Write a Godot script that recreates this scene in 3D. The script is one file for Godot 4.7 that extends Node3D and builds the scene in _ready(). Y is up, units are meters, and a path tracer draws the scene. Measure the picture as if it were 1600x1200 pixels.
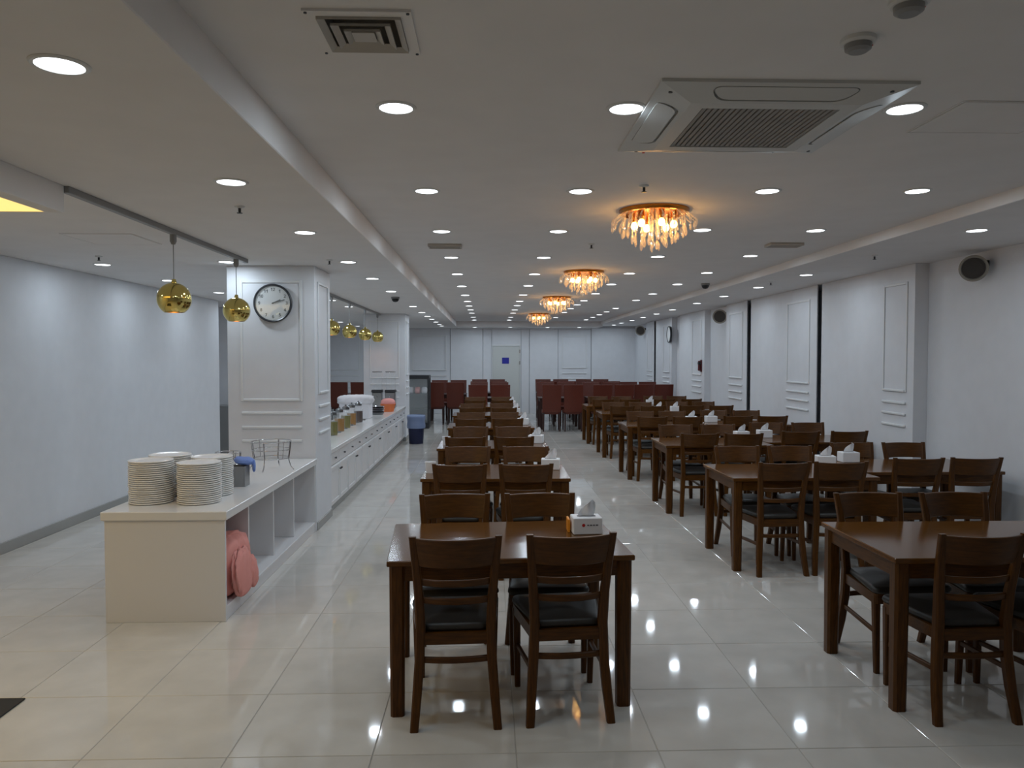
extends Node3D
# A long white dining hall at night: rows of brown tables, a serving counter, downlights, chandeliers.
# x to the right, y up, the room runs away from the camera along -z (depths below are positive metres).

const EYE := 1.66
const CEIL_MAIN := 2.68
const CEIL_LEFT := 2.53
const CEIL_RIGHT := 2.60
const STEP_LEFT := -0.89
const STEP_RIGHT := 3.17
const FAR := 22.8
const NEAR := -2.2
const WALL_LEFT := -4.12
const WALL_RIGHT := 4.39
const COLUMN_RIGHT := 4.25

var mats := {}
var mesh_cache := {}
var name_count := {}
const ORD := ["zeroth", "first", "second", "third", "fourth", "fifth", "sixth", "seventh", "eighth", "ninth", "tenth", "eleventh", "twelfth", "thirteenth", "fourteenth", "fifteenth", "sixteenth", "seventeenth", "eighteenth", "nineteenth", "twentieth", "twenty-first", "twenty-second", "twenty-third", "twenty-fourth"]

# ------------------------------------------------------------------ nodes
func numbered(called: String) -> String:
	if not name_count.has(called):
		name_count[called] = 0
		return called
	name_count[called] += 1
	return "%s_%03d" % [called, name_count[called]]

func tag(o: Node, label: String, category: String, group := "", kind := "") -> Node:
	if label: o.set_meta("label", label)
	if category: o.set_meta("category", category)
	if group: o.set_meta("group", group)
	if kind: o.set_meta("kind", kind)
	return o

func thing(called: String, label: String, category: String, at := Vector3.ZERO, turn := 0.0, group := "") -> Node3D:
	var o := Node3D.new()
	o.name = numbered(called)
	add_child(o)
	o.position = at
	o.rotation.y = turn
	tag(o, label, category, group)
	return o

func part(called: String, mesh: Mesh, m: Material, parent: Node, at := Vector3.ZERO, rot := Vector3.ZERO) -> MeshInstance3D:
	var o := MeshInstance3D.new()
	o.name = called
	o.mesh = mesh
	o.material_override = m
	o.position = at
	o.rotation = rot
	o.cast_shadow = GeometryInstance3D.SHADOW_CASTING_SETTING_ON
	parent.add_child(o, true)
	return o

func single(called: String, mesh: Mesh, m: Material, at: Vector3, label: String, category: String, group := "", rot := Vector3.ZERO) -> MeshInstance3D:
	var o := part(numbered(called), mesh, m, self, at, rot)
	tag(o, label, category, group)
	return o

func structure(called: String, label: String, category: String) -> Node3D:
	var o := Node3D.new()
	o.name = numbered(called)
	add_child(o)
	tag(o, label, category, "", "structure")
	return o

func copy(o: Node3D, at: Vector3, turn: float, label: String, group := "") -> Node3D:
	var base: String = o.get_meta("base_name")
	var c: Node3D = o.duplicate()
	c.name = numbered(base)
	add_child(c)
	c.position = at
	c.rotation.y = turn
	tag(c, label, "", group)
	return c

# place the first one itself, later ones as copies
var protos := {}
func place(key: String, maker: Callable, at: Vector3, turn: float, label: String, group: String) -> Node3D:
	if not protos.has(key):
		var o: Node3D = maker.call()
		o.set_meta("base_name", key)
		protos[key] = o
		o.position = at
		o.rotation.y = turn
		tag(o, label, "", group)
		return o
	return copy(protos[key], at, turn, label, group)

# ------------------------------------------------------------------ mesh helpers
func new_st() -> SurfaceTool:
	var st := SurfaceTool.new()
	st.begin(Mesh.PRIMITIVE_TRIANGLES)
	return st

func tri(st: SurfaceTool, a: Vector3, b: Vector3, c: Vector3, out: Vector3) -> void:
	var n := (a - c).cross(a - b)
	st.add_vertex(a)
	if n.dot(out) < 0.0:
		st.add_vertex(c)
		st.add_vertex(b)
	else:
		st.add_vertex(b)
		st.add_vertex(c)

func quad(st: SurfaceTool, a: Vector3, b: Vector3, c: Vector3, d: Vector3, out: Vector3) -> void:
	tri(st, a, b, c, out)
	tri(st, a, c, d, out)

func finish(st: SurfaceTool) -> ArrayMesh:
	st.generate_normals()
	return st.commit()

# chamfered box added to st, centre c, size s
func add_box(st: SurfaceTool, c: Vector3, s: Vector3, bevel := 0.003, basis := Basis.IDENTITY) -> void:
	st.set_smooth_group(-1)
	var h := s * 0.5
	var b: float = minf(bevel, minf(h.x, minf(h.y, h.z)) * 0.6)
	var P := func(x: float, y: float, z: float) -> Vector3: return c + basis * Vector3(x, y, z)
	var i := h - Vector3(b, b, b)
	for s1 in [-1.0, 1.0]:
		quad(st, P.call(s1 * h.x, -i.y, -i.z), P.call(s1 * h.x, i.y, -i.z), P.call(s1 * h.x, i.y, i.z), P.call(s1 * h.x, -i.y, i.z), basis * Vector3(s1, 0, 0))
		quad(st, P.call(-i.x, s1 * h.y, -i.z), P.call(i.x, s1 * h.y, -i.z), P.call(i.x, s1 * h.y, i.z), P.call(-i.x, s1 * h.y, i.z), basis * Vector3(0, s1, 0))
		quad(st, P.call(-i.x, -i.y, s1 * h.z), P.call(i.x, -i.y, s1 * h.z), P.call(i.x, i.y, s1 * h.z), P.call(-i.x, i.y, s1 * h.z), basis * Vector3(0, 0, s1))
	if b <= 0.0:
		return
	for s1 in [-1.0, 1.0]:
		for s2 in [-1.0, 1.0]:
			quad(st, P.call(s1 * h.x, s2 * i.y, -i.z), P.call(s1 * i.x, s2 * h.y, -i.z), P.call(s1 * i.x, s2 * h.y, i.z), P.call(s1 * h.x, s2 * i.y, i.z), basis * Vector3(s1, s2, 0))
			quad(st, P.call(s1 * h.x, -i.y, s2 * i.z), P.call(s1 * i.x, -i.y, s2 * h.z), P.call(s1 * i.x, i.y, s2 * h.z), P.call(s1 * h.x, i.y, s2 * i.z), basis * Vector3(s1, 0, s2))
			quad(st, P.call(-i.x, s1 * h.y, s2 * i.z), P.call(-i.x, s1 * i.y, s2 * h.z), P.call(i.x, s1 * i.y, s2 * h.z), P.call(i.x, s1 * h.y, s2 * i.z), basis * Vector3(0, s1, s2))
			for s3 in [-1.0, 1.0]:
				tri(st, P.call(s1 * h.x, s2 * i.y, s3 * i.z), P.call(s1 * i.x, s2 * h.y, s3 * i.z), P.call(s1 * i.x, s2 * i.y, s3 * h.z), basis * Vector3(s1, s2, s3))

func box(s: Vector3, bevel := 0.003) -> ArrayMesh:
	var key := "box%s%s" % [s, bevel]
	if not mesh_cache.has(key):
		var st := new_st()
		add_box(st, Vector3.ZERO, s, bevel)
		mesh_cache[key] = finish(st)
	return mesh_cache[key]

# box between two corner points, as a part
func slab(called: String, lo: Vector3, hi: Vector3, m: Material, parent: Node, bevel := 0.003) -> MeshInstance3D:
	return part(called, box((hi - lo).abs(), bevel), m, parent, (lo + hi) * 0.5)

# lathed profile of Vector2(radius, y), closed or open
func lathe(profile: Array, seg := 32) -> ArrayMesh:
	var st := new_st()
	for k in profile.size() - 1:
		var p: Vector2 = profile[k]
		var q: Vector2 = profile[k + 1]
		var d := q - p
		if d.length() < 0.00001: continue
		st.set_smooth_group(k if d.length() > 0.0 else k)
		var outward := Vector2(d.y, -d.x)
		for j in seg:
			var a := TAU * j / seg
			var b := TAU * (j + 1) / seg
			var ca := Vector3(cos(a), 0, sin(a))
			var cb := Vector3(cos(b), 0, sin(b))
			var mid := (ca + cb).normalized()
			var out := mid * outward.x + Vector3(0, outward.y, 0)
			var v1 := ca * p.x + Vector3(0, p.y, 0)
			var v2 := cb * p.x + Vector3(0, p.y, 0)
			var v3 := cb * q.x + Vector3(0, q.y, 0)
			var v4 := ca * q.x + Vector3(0, q.y, 0)
			if p.x < 0.00001:
				tri(st, v1, v3, v4, out)
			elif q.x < 0.00001:
				tri(st, v1, v2, v3, out)
			else:
				quad(st, v1, v2, v3, v4, out)
	return finish(st)

# lathe with every profile point smooth
func lathe_smooth(profile: Array, seg := 32) -> ArrayMesh:
	var verts := PackedVector3Array()
	var normals := PackedVector3Array()
	var idx := PackedInt32Array()
	var n := profile.size()
	for k in n:
		var p: Vector2 = profile[k]
		var d: Vector2 = (profile[mini(k + 1, n - 1)] - profile[maxi(k - 1, 0)])
		var nn := Vector2(d.y, -d.x).normalized()
		for j in seg + 1:
			var a := TAU * j / seg
			verts.append(Vector3(cos(a) * p.x, p.y, sin(a) * p.x))
			normals.append(Vector3(cos(a) * nn.x, nn.y, sin(a) * nn.x))
	for k in n - 1:
		for j in seg:
			var a := k * (seg + 1) + j
			var b := a + 1
			var c := a + seg + 1
			var d := c + 1
			for t in [[a, b, d], [a, d, c]]:
				var nrm: Vector3 = (verts[t[0]] - verts[t[2]]).cross(verts[t[0]] - verts[t[1]])
				if nrm.dot(normals[t[0]] + normals[t[1]] + normals[t[2]]) < 0.0:
					idx.append_array(PackedInt32Array([t[0], t[2], t[1]]))
				else:
					idx.append_array(PackedInt32Array([t[0], t[1], t[2]]))
	var arr := []
	arr.resize(Mesh.ARRAY_MAX)
	arr[Mesh.ARRAY_VERTEX] = verts
	arr[Mesh.ARRAY_NORMAL] = normals
	arr[Mesh.ARRAY_INDEX] = idx
	var m := ArrayMesh.new()
	m.add_surface_from_arrays(Mesh.PRIMITIVE_TRIANGLES, arr)
	return m

# round tube along points
func add_tube(st: SurfaceTool, pts: Array, r: float, seg := 8, closed := false) -> void:
	st.set_smooth_group(1)
	var rings := []
	var n := pts.size()
	for k in n:
		var a: Vector3 = pts[(k - 1 + n) % n] if closed else pts[maxi(k - 1, 0)]
		var b: Vector3 = pts[(k + 1) % n] if closed else pts[mini(k + 1, n - 1)]
		var t := (b - a).normalized()
		var u := t.cross(Vector3.UP if absf(t.y) < 0.9 else Vector3.RIGHT).normalized()
		var v := t.cross(u).normalized()
		var ring := []
		for j in seg:
			var an := TAU * j / seg
			ring.append(pts[k] + (u * cos(an) + v * sin(an)) * r)
		rings.append(ring)
	var last := n if closed else n - 1
	for k in last:
		var k2 := (k + 1) % n
		# match ring rotation so the tube does not twist
		var shift := 0
		var best := INF
		for s in seg:
			var d: float = (rings[k][0] - rings[k2][s]).length_squared()
			if d < best:
				best = d
				shift = s
		for j in seg:
			var a: Vector3 = rings[k][j]
			var b: Vector3 = rings[k][(j + 1) % seg]
			var c: Vector3 = rings[k2][(j + 1 + shift) % seg]
			var d: Vector3 = rings[k2][(j + shift) % seg]
			quad(st, a, b, c, d, (a + b) * 0.5 - pts[k])
	if not closed:
		st.set_smooth_group(-1)
		for e in [0, n - 1]:
			var out: Vector3 = (pts[0] - pts[1]) if e == 0 else (pts[n - 1] - pts[n - 2])
			for j in range(1, seg - 1):
				tri(st, rings[e][0], rings[e][j], rings[e][j + 1], out)

# rectangular section swept up along points; hx/hz half sizes per point
func sweep(pts: Array, half: Array) -> ArrayMesh:
	var st := new_st()
	var n := pts.size()
	var rings := []
	for k in n:
		var p: Vector3 = pts[k]
		var h: Vector2 = half[k]
		var b := minf(h.x, h.y) * 0.35
		var ring := []
		for c in [[-1, -1], [1, -1], [1, 1], [-1, 1]]:
			var x: float = c[0] * h.x
			var z: float = c[1] * h.y
			if c[0] * c[1] > 0:
				ring.append(p + Vector3(x, 0, z - c[1] * b))
				ring.append(p + Vector3(x - c[0] * b, 0, z))
			else:
				ring.append(p + Vector3(x - c[0] * b, 0, z))
				ring.append(p + Vector3(x, 0, z - c[1] * b))
		rings.append(ring)
	for j in 8:
		st.set_smooth_group(j)
		for k in n - 1:
			var a: Vector3 = rings[k][j]
			var b: Vector3 = rings[k][(j + 1) % 8]
			quad(st, a, b, rings[k + 1][(j + 1) % 8], rings[k + 1][j], (a + b) * 0.5 - pts[k])
	st.set_smooth_group(20)
	for e in [0, n - 1]:
		var out := Vector3.DOWN if e == 0 else Vector3.UP
		for j in range(1, 7):
			tri(st, rings[e][0], rings[e][j], rings[e][j + 1], out)
	return finish(st)

# curved board: runs along x from -w to w, y0..y1, thickness t, centre bowed by bow in z; z(y) linear z0..z1; top edge crown
func bowed_board(w0: float, w1: float, y0: float, y1: float, z0: float, z1: float, bow: float, t: float, seg := 10) -> ArrayMesh:
	var st := new_st()
	var ring := func(u: float) -> Array:
		var c := bow * (1.0 - u * u)
		var e := 0.004
		var a := Vector3(u * w0, y0, z0 + c)
		var b := Vector3(u * w1, y1, z1 + c)
		var up := (b - a).normalized() * e
		var d := Vector3(0, 0, t * 0.5)
		var dd := Vector3(0, 0, t * 0.5 - e)
		return [a + dd, a + d + up, b + d - up, b + dd, b - dd, b - d - up, a - d + up, a - dd]
	for k in seg:
		var u0 := -1.0 + 2.0 * k / seg
		var u1 := -1.0 + 2.0 * (k + 1) / seg
		var r0: Array = ring.call(u0)
		var r1: Array = ring.call(u1)
		var c := (r0[1] + r0[6] + r0[2] + r0[5]) * 0.25 as Vector3
		for j in 8:
			st.set_smooth_group(j)
			var a: Vector3 = r0[j]
			var b: Vector3 = r0[(j + 1) % 8]
			quad(st, a, b, r1[(j + 1) % 8], r1[j], ((a + b) * 0.5 - c) * Vector3(0, 1, 1))
	for e in [-1.0, 1.0]:
		st.set_smooth_group(30)
		var r: Array = ring.call(e)
		for j in range(1, 7):
			tri(st, r[0], r[j], r[j + 1], Vector3(e, 0, 0))
	return finish(st)

# polygon (x,z) extruded y0..y1 with rounded top rim and optional dome
func cushion(poly: PackedVector2Array, y0: float, y1: float, dome: float, round_r: float) -> ArrayMesh:
	var st := new_st()
	var c := Vector2.ZERO
	for p in poly: c += p
	c /= poly.size()
	var levels := []  # [inset, y]
	levels.append([round_r * 0.5, y0])
	levels.append([0.0, y0 + (y1 - y0) * 0.3])
	for k in 4:
		var a := (PI / 2) * (k + 1) / 4.0
		levels.append([round_r * (1.0 - cos(a)), y1 - round_r + round_r * sin(a)])
	levels.append([round_r + 0.06, y1 + dome * 0.6])
	levels.append([round_r + 0.12, y1 + dome])
	var rings := []
	for l in levels:
		var ring := []
		for p in poly:
			var d := (p - c)
			var q := c + d.normalized() * maxf(d.length() - l[0], 0.01)
			ring.append(Vector3(q.x, l[1], q.y))
		rings.append(ring)
	var cc := Vector3(c.x, y0 - 0.1, c.y)
	st.set_smooth_group(1)
	for k in rings.size() - 1:
		for j in poly.size():
			var j2 := (j + 1) % poly.size()
			quad(st, rings[k][j], rings[k][j2], rings[k + 1][j2], rings[k + 1][j], rings[k][j] - cc)
	var top := Vector3(c.x, y1 + dome, c.y)
	for j in poly.size():
		tri(st, rings[-1][j], rings[-1][(j + 1) % poly.size()], top, Vector3.UP)
	return finish(st)

func rounded_poly(corners: Array, r: float, seg := 4) -> PackedVector2Array:
	var out := PackedVector2Array()
	var n := corners.size()
	for k in n:
		var p: Vector2 = corners[k]
		var a: Vector2 = (corners[(k - 1 + n) % n] - p).normalized()
		var b: Vector2 = (corners[(k + 1) % n] - p).normalized()
		var pa := p + a * r
		var pb := p + b * r
		for j in seg + 1:
			var t := float(j) / seg
			out.append(pa.lerp(p, t).lerp(p.lerp(pb, t), t))
	return out

func prism(poly: PackedVector2Array, y0: float, y1: float) -> ArrayMesh:
	var st := new_st()
	var c := Vector2.ZERO
	for p in poly: c += p
	c /= poly.size()
	st.set_smooth_group(-1)
	for j in poly.size():
		var a := poly[j]
		var b := poly[(j + 1) % poly.size()]
		quad(st, Vector3(a.x, y0, a.y), Vector3(b.x, y0, b.y), Vector3(b.x, y1, b.y), Vector3(a.x, y1, a.y), Vector3((a + b).x * 0.5 - c.x, 0, (a + b).y * 0.5 - c.y))
		tri(st, Vector3(a.x, y1, a.y), Vector3(b.x, y1, b.y), Vector3(c.x, y1, c.y), Vector3.UP)
		tri(st, Vector3(a.x, y0, a.y), Vector3(b.x, y0, b.y), Vector3(c.x, y0, c.y), Vector3.DOWN)
	return finish(st)

func circle_pts(r: float, y: float, n := 24, c := Vector3.ZERO, sx := 1.0, sz := 1.0) -> Array:
	var o := []
	for k in n:
		var a := TAU * k / n
		o.append(c + Vector3(cos(a) * r * sx, y, sin(a) * r * sz))
	return o

# soft lump: ellipsoid-like superellipsoid with noise folds
func lump(size: Vector3, power: float, fold: float, freq: float, sd: int, seg := 28) -> ArrayMesh:
	var nz := FastNoiseLite.new()
	nz.seed = sd
	nz.frequency = freq
	var verts := []
	var rows := seg / 2
	for i in rows + 1:
		var row := []
		var th := PI * i / rows
		for j in seg:
			var ph := TAU * j / seg
			var d := Vector3(sin(th) * cos(ph), cos(th), sin(th) * sin(ph))
			var q := Vector3(pow(absf(d.x), power), pow(absf(d.y), power), pow(absf(d.z), power))
			var l := pow(q.x + q.y + q.z, -1.0 / power)
			var p := d * l
			var k := 1.0 + fold * nz.get_noise_3d(p.x * 3.0, p.y * 1.0, p.z * 3.0)
			var v := Vector3(p.x * size.x * 0.5 * k, p.y * size.y * 0.5 * (k if p.y > 0 else 1.0), p.z * size.z * 0.5 * k)
			row.append(v)
		verts.append(row)
	var st := new_st()
	st.set_smooth_group(1)
	for i in rows:
		for j in seg:
			var j2 := (j + 1) % seg
			if i == 0:
				tri(st, verts[0][0], verts[1][j], verts[1][j2], Vector3.UP)
			elif i == rows - 1:
				tri(st, verts[i][j], verts[i][j2], verts[rows][0], Vector3.DOWN)
			else:
				quad(st, verts[i][j], verts[i][j2], verts[i + 1][j2], verts[i + 1][j], verts[i][j] + verts[i + 1][j2])
	return finish(st)

# ------------------------------------------------------------------ materials
func mat(key: String, c: Color, rough := 0.6, metal := 0.0, spec := 0.5) -> StandardMaterial3D:
	var m := StandardMaterial3D.new()
	m.resource_name = key
	m.albedo_color = c
	m.roughness = rough
	m.metallic = metal
	m.metallic_specular = spec
	mats[key] = m
	return m

func noise_tex(sd: int, freq: float, cols: Array, size := 256, octaves := 4) -> NoiseTexture2D:
	var nz := FastNoiseLite.new()
	nz.seed = sd
	nz.noise_type = FastNoiseLite.TYPE_SIMPLEX_SMOOTH
	nz.frequency = freq
	nz.fractal_octaves = octaves
	var t := NoiseTexture2D.new()
	t.width = size
	t.height = size
	t.seamless = true
	t.noise = nz
	var g := Gradient.new()
	g.offsets = PackedFloat32Array([0.0, 0.5, 1.0])
	g.colors = PackedColorArray(cols)
	t.color_ramp = g
	return t

func textured(key: String, tex: Texture2D, scale: Vector3, rough: float, spec := 0.5, world := false) -> StandardMaterial3D:
	var m := mat(key, Color.WHITE, rough, 0.0, spec)
	m.albedo_texture = tex
	m.uv1_triplanar = true
	m.uv1_world_triplanar = world
	m.uv1_scale = scale
	return m

func make_materials() -> void:
	var wall_tex := noise_tex(3, 0.02, [Color(0.862, 0.868, 0.885), Color(0.872, 0.878, 0.895), Color(0.882, 0.888, 0.905)])
	textured("wall_paint", wall_tex, Vector3(0.7, 0.7, 0.7), 0.45, 0.4, true)
	var ceil_tex := noise_tex(4, 0.02, [Color(0.895, 0.885, 0.88), Color(0.905, 0.895, 0.89), Color(0.915, 0.905, 0.90)])
	textured("ceiling_paint", ceil_tex, Vector3(0.5, 0.5, 0.5), 0.8, 0.3, true)
	mat("trim_white", Color(0.88, 0.885, 0.89), 0.4)
	mat("base_grey", Color(0.62, 0.62, 0.61), 0.25)
	mat("counter_white", Color(0.885, 0.88, 0.885), 0.3)
	mat("counter_top", Color(0.90, 0.895, 0.89), 0.16)
	mat("grout", Color(0.66, 0.64, 0.61), 0.5)
	var names := ["tile", "tile_b", "tile_c"]
	var shift := [0.0, -0.012, 0.010]
	for k in 3:
		var s: float = shift[k]
		var tx := noise_tex(20 + k, 0.012, [Color(0.775 + s, 0.76 + s, 0.735 + s), Color(0.80 + s, 0.785 + s, 0.76 + s), Color(0.825 + s, 0.81 + s, 0.785 + s)], 256, 5)
		var t := textured(names[k], tx, Vector3(0.9, 0.9, 0.9), 0.055, 0.5, true)
		t.uv1_offset = Vector3(k * 0.37, 0, k * 0.19)
	# woods: grain along y (posts) and along x (boards)
	var grain := noise_tex(7, 0.03, [Color(0.25, 0.145, 0.03), Color(0.32, 0.19, 0.045), Color(0.38, 0.23, 0.06)], 256, 5)
	textured("wood_post", grain, Vector3(9, 0.9, 9), 0.38, 0.36)
	textured("wood_board", grain, Vector3(0.9, 9, 9), 0.36, 0.36)
	textured("wood_side", grain, Vector3(9, 9, 0.9), 0.38, 0.36)
	var grain_t := noise_tex(9, 0.03, [Color(0.30, 0.185, 0.075), Color(0.37, 0.235, 0.10), Color(0.43, 0.28, 0.125)], 256, 5)
	textured("table_top", grain_t, Vector3(0.8, 9, 9), 0.15, 0.42)
	textured("table_leg", grain, Vector3(9, 0.9, 9), 0.38, 0.36)
	mat("seat_dark", Color(0.185, 0.17, 0.155), 0.45)
	var red := noise_tex(12, 0.05, [Color(0.29, 0.10, 0.045), Color(0.35, 0.125, 0.055), Color(0.40, 0.15, 0.07)])
	textured("red_leather", red, Vector3(3, 3, 3), 0.42)
	mat("red_wood", Color(0.20, 0.10, 0.075), 0.4)
	# lamps
	var lens := mat("downlight_lens", Color(1, 1, 1), 0.4)
	lens.emission_enabled = true
	lens.emission = Color(0.95, 0.98, 1.0)
	lens.emission_energy_multiplier = 6.0
	var warm := mat("warm_panel", Color(1.0, 0.9, 0.6), 0.5)
	warm.emission_enabled = true
	warm.emission = Color(1.0, 0.84, 0.48)
	warm.emission_energy_multiplier = 1.15
	var bulb := mat("warm_bulb", Color(1.0, 0.9, 0.7), 0.4)
	bulb.emission_enabled = true
	bulb.emission = Color(1.0, 0.80, 0.48)
	bulb.emission_energy_multiplier = 12.0
	var pend := mat("pendant_bulb", Color(1.0, 0.9, 0.7), 0.4)
	pend.emission_enabled = true
	pend.emission = Color(1.0, 0.70, 0.42)
	pend.emission_energy_multiplier = 4.0
	mat("gold", Color(0.87, 0.79, 0.48), 0.10, 1.0)
	mat("canopy_gold", Color(0.78, 0.50, 0.20), 0.22, 1.0)
	mat("chrome", Color(0.78, 0.78, 0.79), 0.12, 1.0)
	mat("steel", Color(0.60, 0.61, 0.62), 0.28, 1.0)
	var cr := mat("crystal", Color(1.0, 0.95, 0.86, 0.22), 0.04)
	cr.transparency = BaseMaterial3D.TRANSPARENCY_ALPHA
	var gl := mat("clear_glass", Color(0.92, 0.96, 0.97, 0.08), 0.05)
	gl.transparency = BaseMaterial3D.TRANSPARENCY_ALPHA
	mat("plastic_grey", Color(0.55, 0.55, 0.55), 0.45)
	mat("plastic_white", Color(0.85, 0.85, 0.845), 0.4)
	mat("ac_white", Color(0.80, 0.80, 0.79), 0.45)
	mat("ac_grille", Color(0.58, 0.565, 0.545), 0.55)
	mat("vent_metal", Color(0.72, 0.70, 0.67), 0.45)
	mat("black", Color(0.045, 0.045, 0.05), 0.45)
	mat("dark_metal", Color(0.16, 0.165, 0.18), 0.4)
	mat("porcelain", Color(0.94, 0.93, 0.915), 0.18)
	mat("paper", Color(0.93, 0.93, 0.94), 0.7)
	mat("red_print", Color(0.72, 0.10, 0.10), 0.6)
	mat("grey_print", Color(0.45, 0.45, 0.47), 0.6)
	mat("clock_face", Color(0.90, 0.90, 0.90), 0.5)
	mat("clock_rim", Color(0.22, 0.225, 0.24), 0.3)
	mat("blue_cloth", Color(0.46, 0.57, 0.83), 0.7)
	mat("blue_bin", Color(0.05, 0.09, 0.24), 0.4)
	var bag := mat("bin_bag", Color(0.62, 0.70, 0.86, 0.55), 0.3)
	bag.transparency = BaseMaterial3D.TRANSPARENCY_ALPHA
	mat("sign_blue", Color(0.16, 0.18, 0.62), 0.5)
	mat("pink_cloth", Color(0.90, 0.60, 0.56), 0.85)
	mat("orange", Color(0.86, 0.47, 0.27), 0.6)
	mat("pink_light", Color(0.90, 0.62, 0.60), 0.75)
	mat("olive_liquid", Color(0.46, 0.42, 0.06), 0.15)
	mat("amber_liquid", Color(0.62, 0.42, 0.06), 0.15)
	mat("brown_liquid", Color(0.26, 0.15, 0.10), 0.2)
	mat("white_cloth", Color(0.88, 0.88, 0.90), 0.75)
	mat("yellow_card", Color(0.92, 0.58, 0.12), 0.5)
	mat("mat_dark", Color(0.20, 0.195, 0.19), 0.9)
	mat("speaker_beige", Color(0.60, 0.58, 0.54), 0.5)
	mat("speaker_grille", Color(0.27, 0.25, 0.235), 0.7)
	mat("alarm_red", Color(0.33, 0.06, 0.08), 0.4)
	mat("led_red", Color(0.8, 0.2, 0.2), 0.4)
	mat("door_white", Color(0.80, 0.81, 0.80), 0.4)

func M(key: String) -> Material:
	return mats[key]

# ------------------------------------------------------------------ camera and light
func set_camera() -> void:
	var cam := Camera3D.new()
	cam.name = "camera"
	cam.fov = 53.13
	cam.near = 0.05
	cam.far = 100.0
	cam.position = Vector3(0, EYE, 0)
	cam.rotation = Vector3(deg_to_rad(-1.956), deg_to_rad(-1.766), 0)
	add_child(cam)
	cam.current = true
	var we := WorldEnvironment.new()
	we.name = "environment"
	var e := Environment.new()
	e.background_mode = Environment.BG_COLOR
	e.background_color = Color(0, 0, 0)
	e.tonemap_mode = Environment.TONE_MAPPER_LINEAR
	e.tonemap_exposure = 1.0
	e.sdfgi_enabled = true
	e.ssao_enabled = true
	e.ssil_enabled = true
	we.environment = e
	add_child(we)

const LAMP_ENERGY := 0.31
const LAMP_COLOR := Color(0.875, 0.945, 1.0)

func lamp_area(parent: Node, at: Vector3, size: Vector2, energy: float, c: Color) -> void:
	var l := AreaLight3D.new()
	l.name = "light"
	l.area_size = size
	l.light_energy = energy
	l.light_color = c
	l.shadow_enabled = true
	l.set("area_range", 30.0)
	l.position = at
	l.rotation = Vector3(-PI / 2, 0, 0)
	parent.add_child(l, true)

func lamp_omni(parent: Node, at: Vector3, energy: float, c: Color, size := 0.02) -> void:
	var l := OmniLight3D.new()
	l.name = "light"
	l.omni_range = 30.0
	l.omni_attenuation = 2.0
	l.light_energy = energy
	l.light_color = c
	l.light_size = size
	l.shadow_enabled = true
	l.position = at
	parent.add_child(l, true)

# ------------------------------------------------------------------ setting
func molding(parent: Node, w: float, y_top: float, y_rows: Array, at: Vector3, turn: float) -> void:
	# tall rectangular frame with three more ledges under it, on a face whose outward normal is +z before turning
	var b := Basis(Vector3.UP, turn)
	var t := 0.026
	var dep := 0.010
	var put := func(called: String, c: Vector3, s: Vector3) -> void:
		var o := part(called, box(s, 0.006), M("trim_white"), parent, at + b * c)
		o.rotation.y = turn
	var y0: float = y_rows[0]
	put.call("molding_stile", Vector3(-w / 2, (y_top + y0) / 2, dep / 2), Vector3(t, y_top - y0 + t, dep))
	put.call("molding_stile", Vector3(w / 2, (y_top + y0) / 2, dep / 2), Vector3(t, y_top - y0 + t, dep))
	put.call("molding_rail", Vector3(0, y_top, dep / 2), Vector3(w - t, t, dep))
	for k in y_rows.size():
		put.call("molding_rail", Vector3(0, y_rows[k], dep), Vector3(w - t if k == 0 else w + t * 0.4, t, dep * 2.0))

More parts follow.
